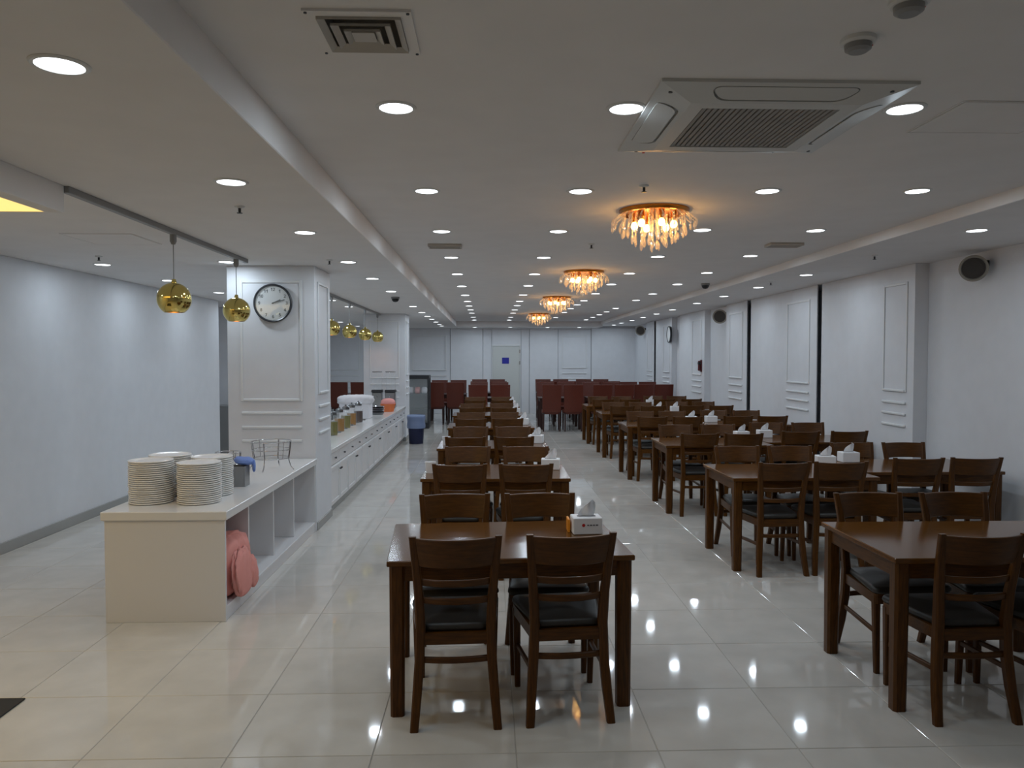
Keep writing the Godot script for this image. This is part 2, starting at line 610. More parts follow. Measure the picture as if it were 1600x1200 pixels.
func build_shell() -> void:
	# floor: grout bed with 600 mm polished tiles
	var f := structure("floor", "polished cream floor of large square tiles", "floor")
	slab("grout_bed", Vector3(-5.6, -0.16, -FAR - 0.3), Vector3(4.9, -0.0025, -NEAR + 0.3), M("grout"), f, 0.0)
	var tm := box(Vector3(0.5965, 0.012, 0.5965), 0.0018)
	var tiles := []
	var x0 := -0.485 - 0.6 * 8
	var z0 := 3.17 - 0.6 * 9
	for i in 17:
		for j in 43:
			var cx := x0 + 0.6 * i + 0.3
			var cz := z0 + 0.6 * j + 0.3
			if cx < -5.2 or cx > 4.6 or cz > FAR + 0.2 or cz < NEAR - 0.3: continue
			tiles.append(Vector2(cx, cz))
	# the tiles that show largest are the nearest ones in view
	var visible_tiles := []
	var others := []
	for t in tiles:
		var inside: bool = t.y > 2.1 and absf(t.x + 0.03 * t.y * -1.0) < 0.70 * t.y + 0.5 and t.x > WALL_LEFT - 0.2 and t.x < WALL_RIGHT
		if inside: visible_tiles.append(t)
		else: others.append(t)
	visible_tiles.sort_custom(func(a, b): return a.y < b.y if not is_equal_approx(a.y, b.y) else a.x < b.x)
	var keys := ["tile", "tile_b", "tile_c"]
	var rng := RandomNumberGenerator.new()
	rng.seed = 11
	for k in visible_tiles.size():
		var t: Vector2 = visible_tiles[k]
		if k < 298:
			var o := part("tile", tm, M(keys[rng.randi() % 3]), f, Vector3(t.x, -0.006, -t.y))
			o.rotation = Vector3(rng.randf_range(-0.0007, 0.0007), 0, rng.randf_range(-0.0007, 0.0007))
		else:
			others.append(t)
	var st := new_st()
	for t in others:
		add_box(st, Vector3(t.x, -0.006, -t.y), Vector3(0.5965, 0.012, 0.5965), 0.0018)
	var rest := part("tile_field", finish(st), M("tile"), f)
	rest.set_meta("kind", "stuff")

	# ceiling: raised centre, lowered sides and a lowered strip at the far end
	var c := structure("ceiling", "raised middle of the white plasterboard ceiling", "ceiling")
	var c2 := structure("ceiling_left", "lowered left part of the white ceiling", "ceiling")
	var c3 := structure("ceiling_right", "lowered right soffit of the white ceiling", "ceiling")
	var c4 := structure("ceiling_far", "lowered strip of white ceiling along the far wall", "ceiling")
	var xa := STEP_LEFT - 0.1
	var xb := STEP_RIGHT + 0.1
	var strips := [[NEAR - 0.2, 2.325, xa, xb], [2.325, 2.585, xa, -0.516], [2.325, 2.585, -0.256, xb], [2.585, 3.02, xa, xb], [3.02, 3.58, xa, 0.835], [3.02, 3.58, 1.395, xb], [3.58, FAR + 0.2, xa, xb]]
	for q in strips:
		slab("raised_panel", Vector3(q[2], CEIL_MAIN, -q[1]), Vector3(q[3], CEIL_MAIN + 0.15, -q[0]), M("ceiling_paint"), c, 0.0)
	slab("lowered_panel", Vector3(-5.6, CEIL_LEFT, -FAR - 0.2), Vector3(STEP_LEFT, CEIL_MAIN + 0.15, -NEAR + 0.2), M("ceiling_paint"), c2, 0.004)
	slab("lowered_panel", Vector3(STEP_RIGHT, CEIL_RIGHT, -FAR - 0.2), Vector3(4.9, CEIL_MAIN + 0.15, -NEAR + 0.2), M("ceiling_paint"), c3, 0.004)
	slab("lowered_panel", Vector3(STEP_LEFT - 0.05, CEIL_LEFT, -FAR - 0.2), Vector3(STEP_RIGHT + 0.05, CEIL_MAIN + 0.1, -21.6), M("ceiling_paint"), c4, 0.004)

	# left: long plain wall, then a recess
	var wl := structure("wall_left", "long plain white wall on the left", "wall")
	slab("plain_wall", Vector3(WALL_LEFT - 0.25, 0, -11.9), Vector3(WALL_LEFT, CEIL_LEFT, -NEAR + 0.1), M("wall_paint"), wl, 0.004)
	var wl2 := structure("wall_left_recess", "white recessed wall behind the end of the plain left wall", "wall")
	slab("recess_face", Vector3(-5.3, 0, -13.7), Vector3(-4.2, CEIL_LEFT, -13.4), M("wall_paint"), wl2, 0.004)
	slab("recess_side", Vector3(-5.3, 0, -FAR), Vector3(-5.05, CEIL_LEFT, -11.0), M("wall_paint"), wl2, 0.004)
	var bl := structure("baseboard_left", "grey skirting along the plain left wall", "baseboard")
	slab("skirting", Vector3(WALL_LEFT, 0, -11.9), Vector3(WALL_LEFT + 0.015, 0.095, -NEAR), M("base_grey"), bl, 0.003)

	# near wall behind the camera
	var wn := structure("wall_near", "white wall at the near end of the hall", "wall")
	slab("plain_wall", Vector3(-5.4, 0, -NEAR), Vector3(4.75, CEIL_MAIN + 0.1, -NEAR + 0.2), M("wall_paint"), wn, 0.0)

	# far wall with panels and a door
	var wf := structure("wall_far", "white panelled wall at the far end of the hall", "wall")
	slab("backing", Vector3(-5.3, 0, -FAR - 0.25), Vector3(4.75, CEIL_MAIN, -FAR - 0.03), M("wall_paint"), wf, 0.0)
	var cuts := [-5.05, -3.62, -2.36, -1.12, -0.16, 0.10, 0.97, 1.22, 2.07, 3.06, 4.42]
	for k in cuts.size() - 1:
		var a: float = cuts[k] + 0.006
		var b: float = cuts[k + 1] - 0.006
		if k == 5:
			slab("wall_panel", Vector3(a, 2.06, -FAR - 0.03), Vector3(b, CEIL_LEFT, -FAR), M("wall_paint"), wf, 0.004)
			continue
		var proud := 0.0 if k % 2 == 0 else 0.03
		slab("wall_panel", Vector3(a, 0, -FAR - 0.03), Vector3(b, CEIL_LEFT, -FAR + proud), M("wall_paint"), wf, 0.004)
	molding(wf, 0.98, 2.3, [1.3, 1.13, 0.96, 0.79], Vector3(-1.74, 0, -FAR + 0.03), 0.0)
	molding(wf, 0.72, 2.3, [1.36, 1.2, 1.04, 0.88], Vector3(2.56, 0, -FAR), 0.0)
	molding(wf, 0.98, 2.3, [1.3, 1.13, 0.96, 0.79], Vector3(-4.3, 0, -FAR), 0.0)
	var d := structure("door_1", "white flush door in the far wall", "door")
	slab("leaf", Vector3(0.13, 0.01, -FAR - 0.025), Vector3(0.93, 2.0, -FAR + 0.005), M("door_white"), d, 0.003)
	slab("frame_jamb", Vector3(0.10, 0, -FAR - 0.03), Vector3(0.128, 2.06, -FAR + 0.02), M("trim_white"), d, 0.003)
	slab("frame_jamb", Vector3(0.932, 0, -FAR - 0.03), Vector3(0.96, 2.06, -FAR + 0.02), M("trim_white"), d, 0.003)
	slab("frame_head", Vector3(0.128, 2.004, -FAR - 0.03), Vector3(0.932, 2.06, -FAR + 0.02), M("trim_white"), d, 0.003)
	slab("hinge", Vector3(0.915, 1.80, -FAR + 0.005), Vector3(0.945, 1.90, -FAR + 0.025), M("steel"), d, 0.002)
	slab("hinge", Vector3(0.915, 1.46, -FAR + 0.005), Vector3(0.945, 1.56, -FAR + 0.025), M("steel"), d, 0.002)
	single("door_sign", box(Vector3(0.205, 0.18, 0.006), 0.001), M("sign_blue"), Vector3(0.51, 1.575, -FAR + 0.0085), "small square blue sign on the far white door", "sign")

	# right wall: plain near part, columns with mouldings, blind panels with dark slots between
	var wr := structure("wall_right", "white right-hand wall with panels, dark slots and moulded columns", "wall")
	slab("plain_wall", Vector3(WALL_RIGHT, 0, -7.55), Vector3(WALL_RIGHT + 0.3, CEIL_RIGHT, -NEAR + 0.1), M("wall_paint"), wr, 0.0)
	slab("backing", Vector3(WALL_RIGHT + 0.28, 0, -FAR - 0.1), Vector3(WALL_RIGHT + 0.40, CEIL_RIGHT, -7.55), M("wall_paint"), wr, 0.0)
	var segs := [[7.55, 8.27, "pier"], [8.27, 9.70, "panel"], [9.83, 11.03, "column"], [11.03, 12.35, "panel"], [12.53, 13.63, "column"], [13.63, 15.0, "plain"], [15.0, 16.1, "column"], [16.1, 17.0, "panel"], [17.2, 17.7, "plain"], [17.7, 18.75, "column"], [18.75, 19.4, "panel"], [19.62, 20.6, "column"], [20.6, 22.9, "plain"]]
	for s in segs:
		var x: float = COLUMN_RIGHT
		var deep := 0.014
		var called := "moulded_column"
		if s[2] == "panel":
			x = COLUMN_RIGHT + 0.004
			called = "blind_panel"
		elif s[2] == "plain":
			x = WALL_RIGHT - 0.02
			called = "wall_panel"
			deep = 0.30
		elif s[2] == "pier":
			deep = WALL_RIGHT + 0.29 - COLUMN_RIGHT
		slab(called, Vector3(x, 0, -s[1]), Vector3(x + deep, CEIL_RIGHT, -s[0]), M("wall_paint"), wr, 0.002)
		if s[2] == "column" or s[2] == "pier":
			var w: float = (s[1] - s[0]) * 0.62
			molding(wr, w, 2.42, [1.32, 1.195, 1.08, 0.96], Vector3(COLUMN_RIGHT, 0, -(s[0] + s[1]) / 2), -PI / 2)
	# returns that close the cavity where a facing meets a recessed wall
	for z in [13.615, 15.015, 17.715, 20.585]:
		slab("column_return", Vector3(COLUMN_RIGHT + 0.014, 0, -z - 0.014), Vector3(WALL_RIGHT + 0.28, CEIL_RIGHT, -z + 0.014), M("wall_paint"), wr, 0.0)

	# two square pillars beside the serving counter
	for p in [[7.36, 8.06], [15.3, 16.05]]:
		var wp := structure("wall_pillar", "square white pillar with mouldings, " + ("near one carrying the clock" if p[0] < 10 else "far one behind the buffet"), "pillar")
		slab("pillar_shaft", Vector3(-2.47, 0, -p[1]), Vector3(-1.645, CEIL_LEFT, -p[0]), M("wall_paint"), wp, 0.004)
		molding(wp, 0.56, 2.38, [1.26, 1.135, 1.0, 0.87], Vector3(-2.055, 0, -p[0]), 0.0)
		molding(wp, 0.44, 2.38, [1.32, 1.19, 1.06, 0.93], Vector3(-1.645, 0, -(p[0] + p[1]) / 2), PI / 2)
		slab("plinth", Vector3(-2.0, 0, -p[1] - 0.008), Vector3(-1.635, 0.08, -p[0] + (-0.02 if p[0] < 10 else 0.008)), M("base_grey"), wp, 0.003)

# ------------------------------------------------------------------ ceiling lamps and fittings
func make_downlight() -> Node3D:
	var t := thing("downlight", "", "ceiling light")
	part("trim_ring", mesh_cache["ring"], M("plastic_white"), t)
	part("lens", mesh_cache["lens"], M("downlight_lens"), t)
	lamp_area(t, Vector3(0, -0.0085, 0), Vector2(0.094, 0.094), LAMP_ENERGY, LAMP_COLOR)
	return t

func build_downlights() -> void:
	mesh_cache["ring"] = lathe([Vector2(0.066, -0.001), Vector2(0.068, -0.006), Vector2(0.078, -0.006), Vector2(0.084, -0.002), Vector2(0.084, 0.0)], 32)
	mesh_cache["lens"] = lathe([Vector2(0.0, -0.0035), Vector2(0.067, -0.0035), Vector2(0.067, 0.0), Vector2(0.0, 0.0)], 32)
	var rows := [
		[-1.27, CEIL_LEFT, [2.35, 3.87, 5.40, 7.04, 8.50, 10.12, 13.05, 14.8, 16.15, 17.35, 18.7, 20.1, 21.0], "row left of the ceiling step"],
		[-0.375, CEIL_MAIN, [3.18, 4.74, 6.24, 7.85, 9.40, 10.99, 12.55, 13.95, 15.15, 16.37, 17.55, 19.3, 20.75], "row just right of the ceiling step"],
		[0.565, CEIL_MAIN, [3.16, 4.72, 6.21, 7.83, 9.38, 10.87, 12.46, 13.85, 15.0, 16.36, 17.53, 19.3, 20.75], "row left of the chandeliers"],
		[1.705, CEIL_MAIN, [3.13, 4.68, 6.11, 7.72, 9.27, 10.64, 12.2, 13.69, 14.75, 15.9, 17.24, 19.44], "row right of the chandeliers"],
		[2.62, CEIL_MAIN, [4.65, 6.11, 7.64, 9.17, 10.61, 12.21, 13.57, 15.77, 16.98, 18.11, 19.26, 20.55], "row beside the right-hand soffit"],
		[3.60, CEIL_RIGHT, [5.59, 8.63, 10.17, 11.67, 13.19, 14.95, 16.38, 17.8, 19.2, 20.7, 21.95], "row under the right-hand soffit"],
		[-2.37, CEIL_LEFT, [7.07, 8.62, 10.2, 11.72, 13.17], "row over the buffet counter"],
		[-3.59, CEIL_LEFT, [4.5, 7.30, 8.78, 10.39, 11.95, 13.4, 14.9, 16.3, 17.7, 18.8, 20.05, 21.25], "row along the plain left wall"],
	]
	for r in rows:
		var zs: Array = r[2]
		for k in zs.size():
			place("downlight", make_downlight, Vector3(r[0], r[1], -zs[k]), 0.0, "round white downlight, %s from the front in the %s" % [ORD[k + 1], r[3]], "ceiling downlights")
	var far_x := [-0.385, 0.63, 1.69, 2.60]
	for k in 4:
		place("downlight", make_downlight, Vector3(far_x[k], CEIL_LEFT, -21.95), 0.0, "round white downlight, %s from the left in the strip by the far wall" % ORD[k + 1], "ceiling downlights")

func make_chandelier() -> Node3D:
	var t := thing("chandelier", "", "chandelier")
	part("canopy", mesh_cache["canopy"], M("canopy_gold"), t)
	# bulbs in sockets
	for k in 6:
		var a := TAU * k / 6 + 0.35
		var p := Vector3(cos(a) * 0.135, 0, sin(a) * 0.135)
		part("socket", mesh_cache["socket"], M("canopy_gold"), t, p)
		part("bulb", mesh_cache["bulb"], M("warm_bulb"), t, p + Vector3(0, -0.105, 0))
		lamp_omni(t, p + Vector3(0, -0.105, 0), 0.018, Color(1.0, 0.72, 0.38), 0.02)
	# crystal drops: outer fan, middle ring, long centre ring
	var tiers := [[0.285, 24, -0.085, 0.07, "arm"], [0.215, 20, -0.135, 0.08, ""], [0.15, 16, -0.18, 0.09, ""], [0.085, 10, -0.215, 0.10, ""], [0.02, 3, -0.225, 0.10, ""]]
	for i in tiers.size():
		var tr: Array = tiers[i]
		for k in tr[1]:
			var a: float = TAU * (k + 0.5 * (i % 2)) / tr[1]
			var r: float = tr[0]
			var p := Vector3(cos(a) * r, tr[2] + 0.016 * sin(k * 2.3), sin(a) * r)
			part("crystal_drop", mesh_cache["drop"], M("crystal"), t, p, Vector3(0, -a, 0))
			part("crystal_chain", mesh_cache["chain%d" % i], M("crystal"), t, Vector3(0, 0, 0), Vector3(0, -a, 0))
	return t

func build_chandeliers() -> void:
	mesh_cache["canopy"] = lathe([Vector2(0, 0.0), Vector2(0.24, 0.0), Vector2(0.24, -0.012), Vector2(0.232, -0.028), Vector2(0.215, -0.03), Vector2(0.20, -0.024), Vector2(0, -0.024)], 48)
	mesh_cache["socket"] = lathe([Vector2(0.02, -0.022), Vector2(0.02, -0.06), Vector2(0.013, -0.078), Vector2(0.0, -0.078)], 14)
	mesh_cache["bulb"] = lathe_smooth([Vector2(0.0001, 0.03), Vector2(0.012, 0.026), Vector2(0.021, 0.012), Vector2(0.024, -0.004), Vector2(0.018, -0.02), Vector2(0.0001, -0.027)], 16)
	# faceted drop: two pyramids
	mesh_cache["drop"] = lathe([Vector2(0.0, 0.012), Vector2(0.0115, -0.010), Vector2(0.009, -0.036), Vector2(0.0, -0.050)], 6)
	var ch := [[0.225, 0.285, -0.075], [0.205, 0.215, -0.125], [0.15, 0.15, -0.165], [0.085, 0.085, -0.195], [0.02, 0.02, -0.205]]
	for i in ch.size():
		var st := new_st()
		var a := Vector3(ch[i][0], -0.026, 0)
		var b := Vector3(ch[i][1], ch[i][2], 0)
		for k in 4:
			var p := a.lerp(b, (k + 0.5) / 4.0)
			var h := (b - a) / 8.0 * 0.85
			add_tube(st, [p - h, p, p + h], 0.0055, 5)
		mesh_cache["chain%d" % i] = finish(st)
	var zs := [5.31, 9.08, 12.9, 17.75]
	var xs := [1.145, 1.13, 1.15, 1.165]
	for k in 4:
		place("chandelier", make_chandelier, Vector3(xs[k], CEIL_MAIN, -zs[k]), 0.3 * k, "gold crystal chandelier with lit warm bulbs, %s from the front" % ORD[k + 1], "crystal ceiling chandeliers")

func make_pendant() -> Node3D:
	var t := thing("pendant_lamp", "", "pendant lamp")   # origin on the track
	part("adapter", mesh_cache["adapter"], M("plastic_grey"), t)
	part("cord", mesh_cache["cord"], M("plastic_grey"), t)
	part("cap", mesh_cache["pcap"], M("gold"), t)
	part("shade", mesh_cache["shade"], M("gold"), t)
	part("bulb", mesh_cache["pbulb"], M("pendant_bulb"), t, Vector3(0, -0.475, 0))
	lamp_omni(t, Vector3(0, -0.475, 0), 0.030, Color(1.0, 0.66, 0.38), 0.03)
	return t

func build_pendants() -> void:
	# the track is 0.035 deep under the lowered ceiling; globe centre 0.43 below it
	mesh_cache["adapter"] = lathe([Vector2(0.0, 0.0), Vector2(0.022, 0.0), Vector2(0.022, -0.045), Vector2(0.012, -0.065), Vector2(0.0, -0.065)], 16)
	var st := new_st()
	add_tube(st, [Vector3(0, -0.06, 0), Vector3(0, -0.2, 0), Vector3(0, -0.33, 0)], 0.003, 6)
	mesh_cache["cord"] = finish(st)
	mesh_cache["pcap"] = lathe([Vector2(0.0, -0.30), Vector2(0.012, -0.30), Vector2(0.018, -0.322), Vector2(0.018, -0.335), Vector2(0.0, -0.335)], 16)
	var prof := []
	for k in 15:
		var a := PI / 2 - k * (PI * 0.80) / 14.0
		prof.append(Vector2(maxf(cos(a) * 0.112, 0.0005), -0.435 + sin(a) * 0.112))
	for k in 15:
		var a := PI / 2 - (14 - k) * (PI * 0.80) / 14.0
		prof.append(Vector2(maxf(cos(a) * 0.109, 0.0005), -0.435 + sin(a) * 0.109))
	mesh_cache["shade"] = lathe_smooth(prof, 40)
	mesh_cache["pbulb"] = lathe_smooth([Vector2(0.0001, 0.05), Vector2(0.018, 0.04), Vector2(0.03, 0.008), Vector2(0.028, -0.012), Vector2(0.016, -0.026), Vector2(0.0001, -0.03)], 16)
	var zs := [5.32, 6.62, 10.6, 11.95, 13.45, 14.95]
	var words := ["nearest, over the plate stacks", "second, beside the wall clock", "half hidden behind the near pillar", "middle one over the buffet jars", "second from the far pillar", "closest to the far pillar"]
	for k in zs.size():
		place("pendant_lamp", make_pendant, Vector3(-2.14, CEIL_LEFT - 0.035, -zs[k]), 0.0, "gold globe pendant lamp, " + words[k], "gold globe pendants on the tracks")
	var tr := thing("lighting_track", "grey lighting track leading from the light box to the near pillar", "track", Vector3(-2.14, CEIL_LEFT, 0), 0.0, "lighting tracks")
	slab("rail", Vector3(-0.018, -0.035, -6.9), Vector3(0.018, 0, -3.99), M("plastic_grey"), tr, 0.003)
	var tr2 := thing("lighting_track", "grey lighting track over the buffet counter between the pillars", "track", Vector3(-2.14, CEIL_LEFT, 0), 0.0, "lighting tracks")
	slab("rail", Vector3(-0.018, -0.035, -15.28), Vector3(0.018, 0, -8.6), M("plastic_grey"), tr2, 0.003)

func build_ceiling_fittings() -> void:
	# light box with a warm luminous underside
	var lb := thing("light_box", "white drop box with a glowing yellow underside at the left ceiling", "light box", Vector3(-3.1, CEIL_LEFT, -2.6))
	var x0 := -0.95
	var x1 := 0.955
	var z0 := -1.385
	var z1 := 1.4
	slab("side_board", Vector3(x1 - 0.02, -0.137, z0), Vector3(x1, 0, z1), M("ceiling_paint"), lb, 0.002)
	slab("side_board", Vector3(x0, -0.137, z0), Vector3(x0 + 0.02, 0, z1), M("ceiling_paint"), lb, 0.002)
	slab("side_board", Vector3(x0 + 0.02, -0.137, z0), Vector3(x1 - 0.02, 0, z0 + 0.02), M("ceiling_paint"), lb, 0.002)
	slab("side_board", Vector3(x0 + 0.02, -0.137, z1 - 0.02), Vector3(x1 - 0.02, 0, z1), M("ceiling_paint"), lb, 0.002)
	slab("bottom_rim", Vector3(x1 - 0.085, -0.137, z0 + 0.02), Vector3(x1 - 0.02, -0.125, z1 - 0.02), M("ceiling_paint"), lb, 0.001)
	slab("bottom_rim", Vector3(x0 + 0.02, -0.137, z0 + 0.02), Vector3(x0 + 0.085, -0.125, z1 - 0.02), M("ceiling_paint"), lb, 0.001)
	slab("light_panel", Vector3(x0 + 0.085, -0.134, z0 + 0.02), Vector3(x1 - 0.085, -0.126, z1 - 0.02), M("warm_panel"), lb, 0.0)
	lamp_area(lb, Vector3(0, -0.138, 0), Vector2(1.7, 2.6), 0.36, Color(1.0, 0.89, 0.76))

	# cassette air conditioner
	var ac := thing("air_conditioner", "white square ceiling cassette air conditioner with a slatted grille", "air conditioner", Vector3(1.115, CEIL_MAIN, -3.30))
	var h := 0.48
	var lo := [Vector3(-h, 0, -h), Vector3(h, 0, -h), Vector3(h, 0, h), Vector3(-h, 0, h)]
	var md := [Vector3(-h, -0.012, -h), Vector3(h, -0.012, -h), Vector3(h, -0.012, h), Vector3(-h, -0.012, h)]
	var i1 := 0.335
	var dn := [Vector3(-i1, -0.042, -i1), Vector3(i1, -0.042, -i1), Vector3(i1, -0.042, i1), Vector3(-i1, -0.042, i1)]
	var st := new_st()
	st.set_smooth_group(-1)
	for k in 4:
		var k2 := (k + 1) % 4
		var side: Vector3 = (lo[k] + lo[k2]) * 0.5
		quad(st, lo[k], lo[k2], md[k2], md[k], side)
		quad(st, md[k], md[k2], dn[k2], dn[k], Vector3.DOWN)
	quad(st, lo[0], lo[1], lo[2], lo[3], Vector3.UP)
	quad(st, dn[0], dn[1], dn[2], dn[3], Vector3.DOWN)
	# the panel is cut: a square intake hole and four rounded air outlets
	var panel := CSGCombiner3D.new()
	panel.name = "panel"
	ac.add_child(panel)
	var solid := CSGMesh3D.new()
	solid.name = "solid"
	solid.mesh = finish(st)
	solid.material = M("ac_white")
	panel.add_child(solid)
	var hole := CSGBox3D.new()
	hole.name = "intake"
	hole.size = Vector3(0.55, 0.2, 0.55)
	hole.operation = CSGShape3D.OPERATION_SUBTRACTION
	hole.material = M("ac_white")
	panel.add_child(hole)
	var poly := rounded_poly([Vector2(-0.29, -0.045), Vector2(0.29, -0.045), Vector2(0.245, 0.058), Vector2(-0.245, 0.058)], 0.05, 8)
	var polyv := rounded_poly([Vector2(-0.284, -0.043), Vector2(0.284, -0.043), Vector2(0.236, 0.046), Vector2(-0.236, 0.046)], 0.045, 8)
	var slot_cut := prism(poly, -0.03, 0.014)
	var vane_mesh := prism(polyv, -0.003, 0.001)
	for k in 4:
		var b := Basis(Vector3.UP, k * PI / 2)
		var tilt := Basis(Vector3.RIGHT, atan2(0.030, 0.145))
		var o := CSGMesh3D.new()
		o.name = "air_slot"
		o.mesh = slot_cut
		o.material = M("ac_white")
		o.operation = CSGShape3D.OPERATION_SUBTRACTION
		panel.add_child(o, true)
		o.transform = Transform3D(b * tilt, b * Vector3(0, -0.0265, -0.41))
		var v := part("vane", vane_mesh, M("ac_white"), ac)
		v.transform = Transform3D(b * tilt, b * Vector3(0, -0.0255, -0.41))
		part("corner_screw", lathe([Vector2(0, 0), Vector2(0.008, 0), Vector2(0.008, -0.004), Vector2(0, -0.004)], 10), M("dark_metal"), ac, b * Vector3(0.43, -0.021, -0.40))
	# intake housing above the ceiling, then the slats
	for e in [[Vector3(-0.275, 0.15, 0), Vector3(0.008, 0.34, 0.558)], [Vector3(0.275, 0.15, 0), Vector3(0.008, 0.34, 0.558)], [Vector3(0, 0.15, -0.275), Vector3(0.542, 0.34, 0.008)], [Vector3(0, 0.15, 0.275), Vector3(0.542, 0.34, 0.008)], [Vector3(0, 0.324, 0), Vector3(0.558, 0.008, 0.558)]]:
		part("intake_housing", box(e[1], 0.0), M("ac_grille"), ac, e[0])
	for k in 24:
		part("grille_slat", box(Vector3(0.0165, 0.014, 0.54), 0.002), M("ac_grille"), ac, Vector3(-0.262 + k * 0.0228, -0.033, 0))
	for k in 3:
		part("grille_bar", box(Vector3(0.54, 0.010, 0.008), 0.002), M("ac_grille"), ac, Vector3(0, -0.020, -0.18 + k * 0.18))
	part("indicator", box(Vector3(0.012, 0.004, 0.008), 0.001), M("led_red"), ac, Vector3(-0.37, -0.037, -0.40))

	# square stepped air diffuser
	var vn := thing("air_diffuser", "square stepped metal air diffuser in the ceiling at the top", "vent", Vector3(-0.386, CEIL_MAIN, -2.455))
	var sizes := [0.16, 0.125, 0.09, 0.055]
	var deps := [0.0, -0.016, -0.020, -0.022]
	for k in 4:
		var a: float = sizes[k]
		var w := 0.034 if k == 0 else 0.020
		var st2 := new_st()
		st2.set_smooth_group(-1)
		var y: float = -0.008 if k == 0 else deps[k]
		for q in 4:
			var b := Basis(Vector3.UP, q * PI / 2)
			var y_in := y + (0.0 if k == 0 else 0.012)
			var v1 := b * Vector3(-a, y, -a)
			var v2 := b * Vector3(a, y, -a)
			var v3 := b * Vector3(a - w, y_in, -a + w)
			var v4 := b * Vector3(-a + w, y_in, -a + w)
			quad(st2, v1, v2, v3, v4, Vector3.DOWN)
			quad(st2, v1, v2, b * Vector3(a, y + 0.008, -a), b * Vector3(-a, y + 0.008, -a), b * Vector3(0, 0, -1))
		part("louvre_frame" if k > 0 else "outer_frame", finish(st2), M("ceiling_paint") if k == 0 else M("vent_metal"), vn)
	for e in [[Vector3(-0.126, 0.2, 0), Vector3(0.006, 0.4, 0.258)], [Vector3(0.126, 0.2, 0), Vector3(0.006, 0.4, 0.258)], [Vector3(0, 0.2, -0.126), Vector3(0.246, 0.4, 0.006)], [Vector3(0, 0.2, 0.126), Vector3(0.246, 0.4, 0.006)], [Vector3(0, 0.403, 0), Vector3(0.258, 0.006, 0.258)]]:
		part("duct_wall", box(e[1], 0.0), M("vent_metal"), vn, e[0])
	part("core_plate", box(Vector3(0.07, 0.004, 0.07), 0.001), M("vent_metal"), vn, Vector3(0, -0.016, 0))
	for q in [Vector2(-0.15, -0.15), Vector2(0.15, -0.15), Vector2(0.15, 0.15), Vector2(-0.15, 0.15)]:
		part("screw", lathe([Vector2(0, 0), Vector2(0.005, 0), Vector2(0.005, -0.003), Vector2(0, -0.003)], 8), M("dark_metal"), vn, Vector3(q.x, -0.008, q.y))

	# slot grilles
	var gr := [[-0.39, 7.0, "near the left lamp row"], [2.65, 6.84, "near the right-hand soffit"]]
	for g in gr:
		var t := thing("slot_grille", "narrow white air grille in the raised ceiling, " + g[2], "vent", Vector3(g[0], CEIL_MAIN, -g[1]), 0.0, "narrow ceiling grilles")
		part("plate", box(Vector3(0.30, 0.003, 0.16), 0.001), M("vent_metal"), t, Vector3(0, -0.0015, 0))
		for k in 2:
			part("frame_bar", box(Vector3(0.30, 0.022, 0.012), 0.002), M("vent_metal"), t, Vector3(0, -0.014, -0.074 + 0.148 * k))
			part("frame_bar", box(Vector3(0.012, 0.022, 0.136), 0.002), M("vent_metal"), t, Vector3(-0.144 + 0.288 * k, -0.014, 0))
		for k in 6:
			part("fin", box(Vector3(0.276, 0.020, 0.006), 0.001), M("vent_metal"), t, Vector3(0, -0.013, -0.055 + 0.022 * k))

	# smoke detectors
	for sd in [[1.185, 2.46, "beside the air conditioner"], [1.20, 2.19, "at the top edge, nearest the viewer"]]:
		var t := thing("smoke_detector", "round grey ceiling detector " + sd[2], "detector", Vector3(sd[0], CEIL_MAIN, -sd[1]), 0.0, "round ceiling detectors")
		part("base", lathe([Vector2(0, 0), Vector2(0.055, 0), Vector2(0.055, -0.012), Vector2(0.048, -0.018), Vector2(0, -0.018)], 28), M("plastic_white"), t)
		part("sensor_cap", lathe([Vector2(0.042, -0.016), Vector2(0.040, -0.034), Vector2(0.028, -0.042), Vector2(0, -0.042)], 28), M("plastic_grey"), t)
		part("indicator", box(Vector3(0.006, 0.004, 0.006), 0.001), M("led_red"), t, Vector3(0.045, -0.019, 0.0))

	# sprinkler heads
	var rose := lathe([Vector2(0, 0), Vector2(0.03, 0), Vector2(0.026, -0.008), Vector2(0.012, -0.012), Vector2(0, -0.012)], 16)
	var stem := lathe([Vector2(0.008, -0.01), Vector2(0.008, -0.03), Vector2(0.004, -0.04), Vector2(0, -0.04)], 10)
	var defl := lathe([Vector2(0, -0.038), Vector2(0.016, -0.038), Vector2(0.016, -0.041), Vector2(0, -0.041)], 14)
	var spr := [[0.923, 4.56, CEIL_MAIN, "in front of the nearest chandelier"], [0.924, 6.89, CEIL_MAIN, "between the first two chandeliers"], [-1.427, 4.49, CEIL_LEFT, "under the left ceiling, nearest"], [-1.409, 6.9, CEIL_LEFT, "by the top of the near pillar"], [3.54, 6.97, CEIL_RIGHT, "under the right soffit, nearest"], [3.50, 9.45, CEIL_RIGHT, "under the right soffit, second"], [-3.33, 6.71, CEIL_LEFT, "over the plain left wall side"]]
	for s in spr:
		var t := thing("sprinkler_head", "small dark ceiling sprinkler " + s[3], "sprinkler", Vector3(s[0], s[2], -s[1]), 0.0, "ceiling sprinklers")
		part("rose", rose, M("plastic_white"), t)
		part("stem", stem, M("dark_metal"), t)
		part("deflector", defl, M("dark_metal"), t)
	# dome camera and a small box on the lowered left ceiling
	var cam := thing("dome_camera", "small dark ceiling camera above the buffet aisle", "camera", Vector3(-1.33, CEIL_LEFT, -11.08))
	part("mount", lathe([Vector2(0, 0), Vector2(0.06, 0), Vector2(0.06, -0.025), Vector2(0, -0.025)], 20), M("plastic_grey"), cam)
